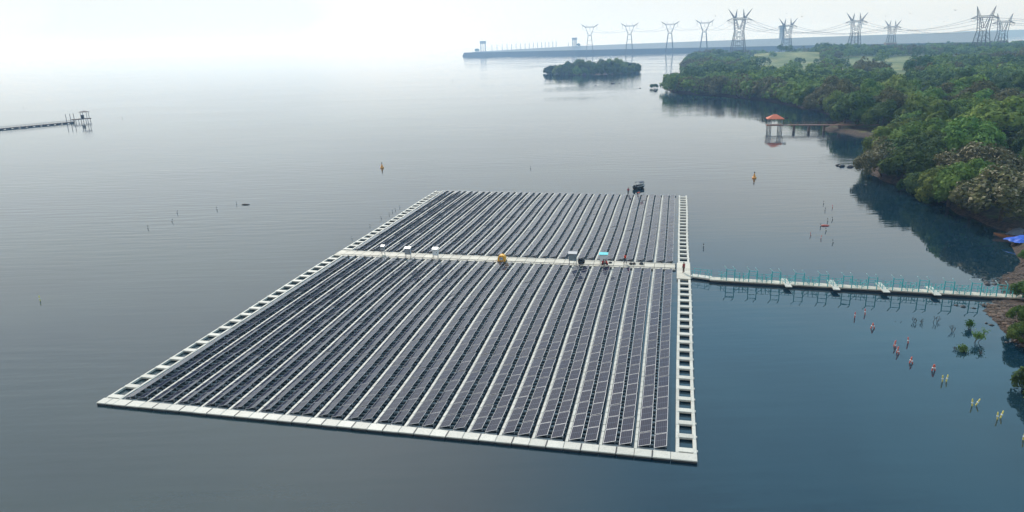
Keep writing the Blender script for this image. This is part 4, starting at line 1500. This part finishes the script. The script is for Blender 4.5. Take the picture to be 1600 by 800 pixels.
for px, py in ((231, 357), (268.5, 346.5), (276.5, 333), (339, 327.5), (370, 319)):
    stake('d', px, py, LL, 'marker stakes in the open water left of the array', None, .8)
LE = 'tiny dark marker stake in the water just off the upper left edge of the array'
for px, py in ((550, 373), (578, 354), (596, 341), (608, 335.5), (613, 331.5), (618, 328.5), (625, 324.5)):
    stake('d', px, py, LE, 'marker stakes off the upper left edge', None, .6)
stake('y', 63, 470, 'lone pale yellow marker stake at the far left of the lake', None, -.15, .9)
stake('d', 829, 263.5, 'lone dark marker stake in the water straight behind the array', None, .05, .8)
stake('d', 1099, 386.5, 'lone dark marker stake just right of the array above the footbridge', None, 0, .9)
stake('d', 36.5, 169, 'dark marker stake beyond the left jetty, standing left of the hut', None, 0, 1.1)
stake('d', 191, 184.5, 'dark marker stake right of the hut at the end of the left jetty', None, 0, 1.0)
stake('d', 707, 126.5, 'lone distant dark marker stake below the left end of the dam', None, 0, 1.6)


def log_(px, py, ln, label, mt):
    p = at(px, py); b = MB()
    b.tube([(-ln / 2, 0, .05), (-ln / 6, .06, .1), (ln / 4, -.04, .08), (ln / 2, .03, .03)], [.1, .16, .15, .07], 8)
    tag(b.build('floating_log', [mt], None, (p.x, p.y, 0), R(random.uniform(-10, 10)), smooth=True), label, 'log')


log_(384, 320, 1.9, 'short dark log floating left of the array near the marker stakes', M['wood'])
log_(1289, 353, 1.6, 'short red brown float lying in the water among the marker stakes', M['stake_red'])

# ------------------------------------------------------------------ red roofed pier
pA, pB = at(1209.5, 204.5), at(1372, 204.5)
pdv = (pB - pA); PLN = pdv.length; pz = math.atan2(pdv.y, pdv.x)
pier = empty('pier_pavilion', (pA.x, pA.y, 0), pz)
tag(pier, 'slender pier on posts ending in an open pavilion with orange red hipped roof', 'pier')
HZD = 2.35
b = MB(); b.box(-3.0, 3.0, -2.2, 2.2, HZD - .25, HZD, 0, .02); b.box(3.0, PLN, -.9, .9, HZD - .22, HZD - .01, 0, .02); b.build('deck', [M['pier_wood']], pier)
for x in (-2.5, -1.5, 1.5, 2.5):
    for y in (-1.8, 1.8):
        b = MB(); b.bar((x, y, -1.5), (x, y, HZD - .255), .16, 6); b.build('pile', [M['concrete']], pier)
        b = MB(); b.bar((x, y, HZD), (x, y, 4.75), .12, 6); b.build('pillar', [M['concrete']], pier)
for px in (1240, 1263.5, 1287, 1311):
    q = at(px, 204.5) - pA; x = q.dot(pdv.normalized())
    b = MB(); b.box(x - .35, x + .35, -.85, .85, -1.5, HZD - .22, 0); b.build('pier_support', [M['wood']], pier)
b = MB()
e, t, zb, zt = 3.1, .5, 4.75, 6.25
lo = [(-e, -2.6), (e, -2.6), (e, 2.6), (-e, 2.6)]; hi = [(-t, -.05), (t, -.05), (t, .05), (-t, .05)]
for i in range(4):
    j = (i + 1) % 4
    b.quad((*lo[i], zb), (*lo[j], zb), (*hi[j], zt), (*hi[i], zt))
    b.quad((*lo[i], zb - .15), (*lo[j], zb - .15), (*lo[j], zb), (*lo[i], zb))
b.face([(*q, zt) for q in hi]); b.face([(*q, zb - .15) for q in reversed(lo)])
b.build('roof', [M['roof_red']], pier)
for s in (-1, 1):
    b = MB(); n = 12
    for i in range(n + 1):
        x = 3.1 + (PLN - 6) * i / n
        b.bar((x, s * .85, HZD), (x, s * .85, HZD + .95), .035)
    b.bar((3.1, s * .85, HZD + .93), (PLN - 2.9, s * .85, HZD + .93), .03); b.bar((3.1, s * .85, HZD + .5), (PLN - 2.9, s * .85, HZD + .5), .025)
    b.build('railing', [M['pier_wood']], pier)
b = MB(); b.bar((3.3, 0, HZD), (3.3, 0, 5.2), .06); b.build('mast', [M['black']], pier)
b = MB(); b.box(3.4, 4.7, -.25, .25, 4.65, 5.15, 0, .03); b.box(3.25, 3.4, -.05, .05, 4.8, 4.95); b.build('lamp_box', [M['black']], pier)

# ------------------------------------------------------------------ left jetty with hut
jA, jB = at(131, 190.5), at(-60, 208.5)
jd = jB - jA; JL = jd.length / .74
jet = empty('jetty', (jA.x, jA.y, 0), math.atan2(jd.y, jd.x)); jet.scale = (.74, .74, .74)
tag(jet, 'long dark floating jetty with railings and a small roofed hut at its end', 'jetty')
b = MB(); b.box(-4.5, 7.0, -2.6, 2.6, 2.0, 2.5, 0, .03); b.build('platform', [M['wood']], jet)
for x in (-3.8, -.8, 2.4, 6.0):
    for y in (-2.1, 2.1):
        b = MB(); b.bar((x, y, -2), (x, y, 2.0), .2, 6); b.build('pile', [M['wood']], jet)
for x in (-3.4, .6):
    for y in (-1.8, 1.8):
        b = MB(); b.bar((x, y, 2.5), (x, y, 7.0), .17, 6); b.build('hut_post', [M['wood']], jet)
b = MB()
lo = [(-4.2, -2.6), (1.4, -2.6), (1.4, 2.6), (-4.2, 2.6)]
for i in range(4):
    j = (i + 1) % 4
    b.face([(*lo[i], 7.0), (*lo[j], 7.0), (-1.4, 0, 7.9)]); b.quad((*lo[i], 6.8), (*lo[j], 6.8), (*lo[j], 7.0), (*lo[i], 7.0))
b.face([(*q, 6.8) for q in reversed(lo)])
b.build('roof', [M['wood']], jet)
b = MB(); b.box(-.6, 1.0, -1.2, .6, 2.5, 5.0, 0, .05); b.build('winch_house', [M['black']], jet)
for x in (4.4, 6.8, 9.6):
    b = MB(); b.bar((x + 1, -1.6, -1), (x + 1.0, -1.6, 6.4), .2, 6); b.build('mooring_post', [M['wood']], jet)
b = MB(); n = int(JL / 4.4)
for i in range(n):
    x = 7 + i * 4.4
    b.box(x, x + 2.1, -1.5, 1.5, -.1, .75, 0, .05); b.box(x + 2.12, x + 4.38, -1.4, -1.0, .30, .75, 0); b.box(x + 2.12, x + 4.38, 1.0, 1.4, .30, .75, 0)
b.box(7, 7 + n * 4.4, -1.2, 1.2, .76, .88, 1)
b.build('walkway', [M['black'], M['wood']], jet)
for s in (-1, 1):
    b = MB(); m_ = int(JL / 2.2)
    for i in range(m_):
        b.bar((7 + i * 2.2, s * 1.35, .85), (7 + i * 2.2, s * 1.35, 2.05), .06)
    b.bar((7, s * 1.35, 2.03), (7 + (m_ - 1) * 2.2, s * 1.35, 2.03), .05); b.bar((7, s * 1.35, 1.45), (7 + (m_ - 1) * 2.2, s * 1.35, 1.45), .04)
    b.build('railing', [M['wood']], jet)

# ------------------------------------------------------------------ dam and hills


def px_h(px, py, y):
    return at_y(px, py, y)


def embankment(name, line, mt, label, width=60, slope=1.6, cat='dam', kind=None, top=8):
    """line: list of crest points (Vector); falls to the water on both sides, ends closed"""
    b = MB(); rings = []
    for i, p in enumerate(line):
        d = (line[min(i + 1, len(line) - 1)] - line[max(i - 1, 0)]); d.z = 0; d.normalize()
        n = Vector((d.y, -d.x, 0))            # towards the viewer
        h = p.z + 3
        f0 = p + n * (h * slope); f0.z = -3
        b0 = p - n * (top + h * slope); b0.z = -3
        rings.append([f0, p.copy(), p - n * top, b0])
    for a_, c_ in zip(rings, rings[1:]):
        for j in range(3):
            b.quad(a_[j], c_[j], c_[j + 1], a_[j + 1])
    b.face(rings[0]); b.face(list(reversed(rings[-1])))
    o = b.build(name, [mt])
    tag(o, label, cat) if kind is None else tag(o, kind=kind)
    return o


dl = [at(725, 88), at(900, 85.2), at(1100, 80.6), at(1330, 75.5), at(1560, 71)]
low = []
for p, top in zip(dl, ((725, 82.2), (900, 78.4), (1100, 74.2), (1330, 69.5), (1560, 65))):
    q = at_y(top[0], top[1], p.y + 12); low.append(q)
embankment('dam_wall', low, M['riprap'], 'long dark lower dam wall rising straight from the water', slope=1.0)
UY = 2750
up_px = [(737, 81.2), (800, 77.4), (880, 73.0), (960, 69.6), (1080, 65.0), (1200, 60.6), (1335, 55.8), (1470, 51.5), (1560, 49.0)]
upl = [px_h(x, y, UY - (x - 737) * .6) for x, y in up_px]
embankment('dam_embankment', upl, M['conc_dam'], 'pale hazy upper dam embankment sloping up behind the lower dam wall', slope=1.5, top=14)
hl = [px_h(x, y, 4300) for x, y in ((1330, 57), (1400, 54), (1460, 52.2), (1540, 49.6), (1556, 47.5), (1600, 46.2), (1680, 45), (1760, 42), (1900, 40))]
embankment('hills', hl, M['hill'], None, slope=3.0, kind='structure', top=300)


def crest_y(px):
    return float(np.interp(px, [q[0] for q in up_px], [q[1] for q in up_px]))


def on_crest(px):
    y = UY - (px - 737) * .6
    p = at_y(px, crest_y(px), y - 0); return p


for px in (768.7, 776.7, 784.8, 792.3, 799.5, 806.5, 813.3, 820.5, 827, 833.5, 840, 846.3, 852, 857.7, 863.7, 869, 888):
    p = on_crest(px)
    b = MB(); h = 18.5 if px < 880 else 12
    b.box(-.9, .9, -.9, .9, -1, h, 0); b.box(-1.4, 1.4, -1.0, 1.0, h, h + 1.2, 0)
    tag(b.build('crest_post', [M['concrete']], None, p), 'slim grey post in the row standing along the dam crest', 'post', 'posts along the dam crest')


def gantry(px, w_, h, label):
    p = on_crest(px)
    o = empty('gate_tower', p); tag(o, label, 'gate tower')
    for s in (-1, 0, 1):
        b = MB(); b.box(s * (w_ / 2 - 2) - (1.8 if s else 1.0), s * (w_ / 2 - 2) + (1.8 if s else 1.0), -4, 4, -2, h * .72); b.build('column', [M['concrete']], o)
    b = MB(); b.box(-w_ / 2 - 1, w_ / 2 + 1, -5, 5, h * .72, h * .96, 0, .4); b.build('gate_house', [M['concrete']], o)
    b = MB(); b.box(-w_ / 2 - 2, w_ / 2 + 2, -6, 6, h * .96, h, 0); b.build('roof', [M['concrete']], o)


gantry(755, 20, 36, 'grey gate tower on two columns at the left end of the dam')
gantry(897.5, 15, 29, 'smaller grey gate tower on the dam right of the row of crest posts')
gantry(1221, 14, 40, 'square hazy blue tower on the dam behind the wood')
for px, s, lab in ((745.5, 1.1, 'small tree on the dam beside the left gate tower'), (904, .95, 'small tree on the dam beside the smaller gate tower')):
    p = on_crest(px); tree('mid_e', p.x, p.y, s * 1.35, lab, None, 1.0, p.z - 1)
# far building on the skyline of the wood
p = at_y(1389.5, 78, 1290)
o = empty('building', (p.x, p.y, zland(p.x, p.y)), R(-12)); tag(o, 'brownish block building beyond the wood beneath a pylon', 'building')
b = MB(); b.box(-8, 8, -7, 7, 0, 17, 0, .1); b.build('wall', [M['building']], o)
b = MB(); b.box(-8.6, 8.6, -7.6, 7.6, 17, 18.2, 0); b.build('roof', [M['concrete']], o)
for i in range(4):
    for k in range(3):
        b = MB(); b.box(-6.4 + i * 3.6, -4.6 + i * 3.6, -7.06, -7.003, 4 + k * 4.2, 6.2 + k * 4.2); b.build('window', [M['black']], o)

# ------------------------------------------------------------------ pylons


def lattice_leg(b, pts, r_):
    for p, q in zip(pts, pts[1:]):
        b.bar(p, q, r_)


def pylon_slim(px, base_y, top_y, y, label):
    top = at_y(px, top_y, y); bs = at_y(px, base_y, y)
    H_ = top.z - max(bs.z, 0); z0 = max(bs.z, 0)
    o = empty('pylon', (top.x, top.y, z0), R(-6)); tag(o, label, 'pylon')
    k = H_; t = .0105 * k
    b = MB()
    for s in (-1, 1):
        for d in (-1, 1):
            lattice_leg(b, [(s * .13 * k, d * .09 * k, -.05 * k), (s * .062 * k, d * .045 * k, .58 * k)], t)
        for i in range(4):
            f0, f1 = i / 4, (i + 1) / 4
            x0, x1 = s * (.13 - .068 * f0) * k, s * (.13 - .068 * f1) * k
            y0, y1 = (.09 - .045 * f0) * k, (.09 - .045 * f1) * k
            b.bar((x0, -y0, .58 * k * f0), (x1, y1, .58 * k * f1), t * .5); b.bar((x0, y0, .58 * k * f0), (x1, -y1, .58 * k * f1), t * .5)
    for d in (-1, 1):
        for i in range(2):
            zz = .58 * k * (.45 + .27 * i); xx = (.13 - .068 * zz / (.58 * k)) * k
            b.bar((-xx, d * .05 * k, zz), (xx, d * .05 * k, zz), t * .5)
    b.bar((-.062 * k, 0, .58 * k), (.062 * k, 0, .58 * k), t)
    b.build('legs', [M['lattice']], o)
    b = MB()
    for s in (-1, 1):
        for d in (-1, 1):
            b.bar((s * .05 * k, d * .04 * k, .58 * k), (s * .155 * k, d * .03 * k, .885 * k), t * .9)
        b.bar((0, 0, .585 * k), (s * .10 * k, 0, .73 * k), t * .7)
        for i in range(4):
            f0, f1 = i / 4, (i + 1) / 4
            b.bar((s * (.05 + .105 * f0) * k, -.04 * k, (.58 + .305 * f0) * k), (s * (.05 + .105 * f1) * k, .035 * k, (.58 + .305 * f1) * k), t * .5)
    b.build('fork', [M['lattice']], o)
    b = MB()
    for zz in (.875, .90):
        for d in (-1, 1):
            b.bar((-.17 * k, d * .025 * k, zz * k), (.17 * k, d * .025 * k, zz * k), t * .8)
    b.build('crossarm', [M['lattice']], o)
    for s in (-1, 1):
        b = MB(); b.bar((s * .15 * k, 0, .89 * k), (s * .33 * k, 0, 1.0 * k), t * 1.3, r2=t * .6); b.bar((s * .165 * k, 0, .875 * k), (s * .30 * k, 0, .97 * k), t * .7); b.build('horn', [M['lattice']], o)
        b = MB(); b.bar((s * .11 * k, 0, .90 * k), (s * .115 * k, 0, .985 * k), t * .8, r2=t * .4); b.build('earth_peak', [M['lattice']], o)
        b = MB(); b.bar((s * .26 * k, 0, .94 * k), (s * .26 * k, 0, .80 * k), t * .55); b.build('insulator', [M['lattice']], o)
    b = MB(); b.bar((0, 0, .875 * k), (0, 0, .77 * k), t * .55); b.build('insulator', [M['lattice']], o)
    return o, z0, k


def pylon_heavy(px, base_y, top_y, y, label, four=True, rz=-6):
    top = at_y(px, top_y, y); bs = at_y(px, base_y, y)
    z0 = max(0.0, bs.z); k = top.z - z0; t = .0075 * k
    o = empty('pylon', (top.x, top.y, z0), R(rz)); tag(o, label, 'pylon')
    b = MB()
    B, Wt = .17, .095
    for s in (-1, 1):
        for d in (-1, 1):
            b.bar((s * B * k, d * B * .8 * k, -.06 * k), (s * Wt * k, d * Wt * .7 * k, .5 * k), t * 1.2)
            b.bar((s * .05 * k, d * B * .8 * k, -.06 * k), (s * .035 * k, d * Wt * .7 * k, .5 * k), t * .7)
    n = 5
    for i in range(n):
        f0, f1 = i / n, (i + 1) / n
        x0, x1 = (B + (Wt - B) * f0) * k, (B + (Wt - B) * f1) * k
        y0, y1 = x0 * .8, x1 * .75
        z_0, z_1 = .5 * k * f0, .5 * k * f1
        for d in (-1, 1):
            b.bar((-x0, d * y0, z_0), (0, d * y1, z_1), t * .5); b.bar((x0, d * y0, z_0), (0, d * y1, z_1), t * .5)
            b.bar((-x1, d * y1, z_1), (x1, d * y1, z_1), t * .5)
            b.bar((d * x0, -y0, z_0), (d * x1, y1, z_1), t * .45)
    b.build('legs', [M['lattice']], o)
    b = MB()
    hub, zc = .112, .775
    for s in (-1, 1):
        for d in (-1, 1):
            b.bar((s * Wt * k, d * Wt * .6 * k, .5 * k), (s * (hub + .015) * k, d * .04 * k, zc * k), t)
            b.bar((s * .01 * k, d * Wt * .5 * k, .55 * k), (s * (hub - .035) * k, d * .04 * k, zc * k), t * .9)
        m_ = 5
        for i in range(m_):
            f0, f1 = i / m_, (i + 1) / m_
            o0, o1 = Wt + (hub + .015 - Wt) * f0, Wt + (hub + .015 - Wt) * f1
            i0, i1 = .01 + (hub - .045) * f0, .01 + (hub - .045) * f1
            b.bar((s * o0 * k, .03 * k, (.5 + .275 * f0) * k), (s * i1 * k, -.03 * k, (.5 + .275 * f1) * k), t * .5)
            b.bar((s * i0 * k, -.03 * k, (.5 + .275 * f0) * k), (s * o1 * k, .03 * k, (.5 + .275 * f1) * k), t * .5)
    b.build('fork', [M['lattice']], o)
    b = MB()
    for d in (-1, 1):
        b.bar((-.15 * k, d * .035 * k, .80 * k), (.15 * k, d * .035 * k, .80 * k), t)
        b.bar((-.15 * k, d * .035 * k, .765 * k), (.15 * k, d * .035 * k, .765 * k), t)
        for i in range(8):
            x0 = (-.15 + .0375 * i) * k
            b.bar((x0, d * .035 * k, .765 * k), (x0 + .0375 * k, d * .035 * k, .80 * k), t * .55)
        for s in (-1, 1):
            b.bar((s * .15 * k, d * .035 * k, .80 * k), (s * .275 * k, 0, .752 * k), t * .9)
            b.bar((s * .15 * k, d * .035 * k, .765 * k), (s * .275 * k, 0, .750 * k), t * .8)
    b.build('crossarm', [M['lattice']], o)
    for s in (-1, 1):
        b = MB()
        for d in (-1, 1):
            b.bar((s * (.13 if four else .14) * k, d * .03 * k, .80 * k), (s * (.265 if four else .19) * k, 0, k), t * 1.1, r2=t * .5)
            b.bar((s * .10 * k, d * .03 * k, .80 * k), (s * (.265 if four else .19) * k, 0, k), t * .8, r2=t * .4)
        b.build('horn', [M['lattice']], o)
        if four:
            b = MB()
            for d in (-1, 1):
                b.bar((s * .105 * k, d * .03 * k, .80 * k), (s * .07 * k, 0, .99 * k), t, r2=t * .5)
                b.bar((s * .08 * k, d * .03 * k, .80 * k), (s * .07 * k, 0, .99 * k), t * .7, r2=t * .4)
            b.build('horn', [M['lattice']], o)
        b = MB(); b.tube([(s * .27 * k, 0, .75 * k), (s * .255 * k, 0, .70 * k), (s * .215 * k, 0, .685 * k), (s * .18 * k, 0, .70 * k), (s * .16 * k, 0, .76 * k)], t * .35, 4); b.build('jumper_loop', [M['cable']], o)
    return o, z0, k


PYL = {}
PYL[1] = pylon_slim(921.5, 81, 37.5, 1820, 'leftmost of the four slim Y shaped pylons before the dam')
PYL[2] = pylon_slim(984, 80, 35.5, 1800, 'second from the left of the four slim Y shaped pylons before the dam')
PYL[3] = pylon_slim(1047.5, 78.5, 33, 1780, 'third from the left of the four slim Y shaped pylons before the dam')
PYL[4] = pylon_slim(1101.5, 77, 30.5, 1760, 'rightmost of the four slim Y shaped pylons before the dam')
PYL[5] = pylon_heavy(1157, 85, 13.5, 1150, 'tall four horned pylon at the left edge of the wood, beside the last slim pylon')
PYL[6] = pylon_heavy(1232, 83, 28, 1330, 'four horned pylon rising beside the square hazy blue tower')
PYL[7] = pylon_heavy(1340, 82, 19.5, 1210, 'four horned pylon in the middle of the wood, left of the brownish building')
PYL[8] = pylon_heavy(1396, 80, 31, 1380, 'smaller four horned pylon standing by the brownish building')
PYL[9] = pylon_heavy(1542, 86, 9, 960, 'tallest two horned pylon near the right end of the skyline', False)
PYL[10] = pylon_heavy(1571, 84, 20.5, 1090, 'two horned pylon partly overlapping the tallest one at the right end', False)


def arm(n, s, f_=.27, h=.75):
    o, z0, k = PYL[n]
    return o.matrix_basis @ Vector((s * f_ * k, 0, h * k))


def wire(p, q, sag, label, r_=.16):
    b = MB(); n = 22
    b.tube([p.lerp(q, i / n) - Vector((0, 0, sag * 4 * (i / n) * (1 - i / n))) for i in range(n + 1)], r_, 4)
    tag(b.build('power_line', [M['cable']]), label, 'power line', 'power lines between the pylons')


bpy.context.view_layer.update()
SPN = [(4, 5, 12, 'between the last slim pylon and the tall four horned pylon'), (5, 6, 11, 'from the tall four horned pylon to the pylon by the blue tower'),
       (5, 7, 18, 'from the tall four horned pylon to the pylon left of the building'),
       (6, 8, 12, 'from the pylon by the blue tower to the pylon by the building'), (7, 9, 14, 'from the pylon left of the building to the tallest two horned pylon'),
       (8, 10, 12, 'from the pylon by the building to the rightmost pylon'), (1, 2, 8, 'between the first and second slim pylons'), (2, 3, 8, 'between the second and third slim pylons'), (3, 4, 8, 'between the third and fourth slim pylons')]
for a_, c_, sg, wh in SPN:
    for s in (-1, 0, 1):
        fa, ha = (.26, .80) if a_ <= 4 else (.27, .75); fc, hc = (.26, .80) if c_ <= 4 else (.27, .75)
        if s == 0:
            ha = .77; hc = .77
        wire(arm(a_, s, fa, ha), arm(c_, s, fc, hc), sg, 'power line ' + wh, .14 if a_ < 4 else .17)
for n_, s in ((9, -1), (9, 1), (10, -1), (10, 1)):
    p = arm(n_, s)
    wire(p, p + Vector((420, -90, 8)), 12, 'thin power line leaving the right hand pylons out of the picture', .17)

# ------------------------------------------------------------------ birds
for i, (px, py, d) in enumerate(((1118, 25, 420), (1229, 21, 380), (1253, 26, 400), (1294, 26, 420), (1384, 25, 380), (1422, 21, 340), (1493, 16, 320), (1453, 32, 420), (1475, 34, 430))):
    p = at_y(px, py, d); b = MB()
    b.lathe([(.02, -.32), (.09, -.12), (.11, .08), (.07, .24), (.03, .34)], 8, 0, Matrix.Rotation(R(90), 4, 'X'))
    fl = random.uniform(-.1, .35)
    for s in (-1, 1):
        b.face([(s * .08, .12, .04), (s * .55, .10, .04 + fl * .6), (s * 1.0, -.10, .04 + fl), (s * .5, -.16, .04 + fl * .5), (s * .08, -.14, .04)])
        b.face([(s * .08, -.14, .025), (s * .5, -.16, .025 + fl * .5), (s * 1.0, -.10, .025 + fl), (s * .55, .10, .025 + fl * .6), (s * .08, .12, .025)])
    b.face([(-.03, -.28, 0), (.03, -.28, 0), (.10, -.55, 0), (-.10, -.55, 0)])
    tag(b.build('bird', [M['bird']], None, p, random.uniform(0, 6.28)), 'small dark bird flying in the pale sky above the pylons', 'bird', 'birds in the sky')
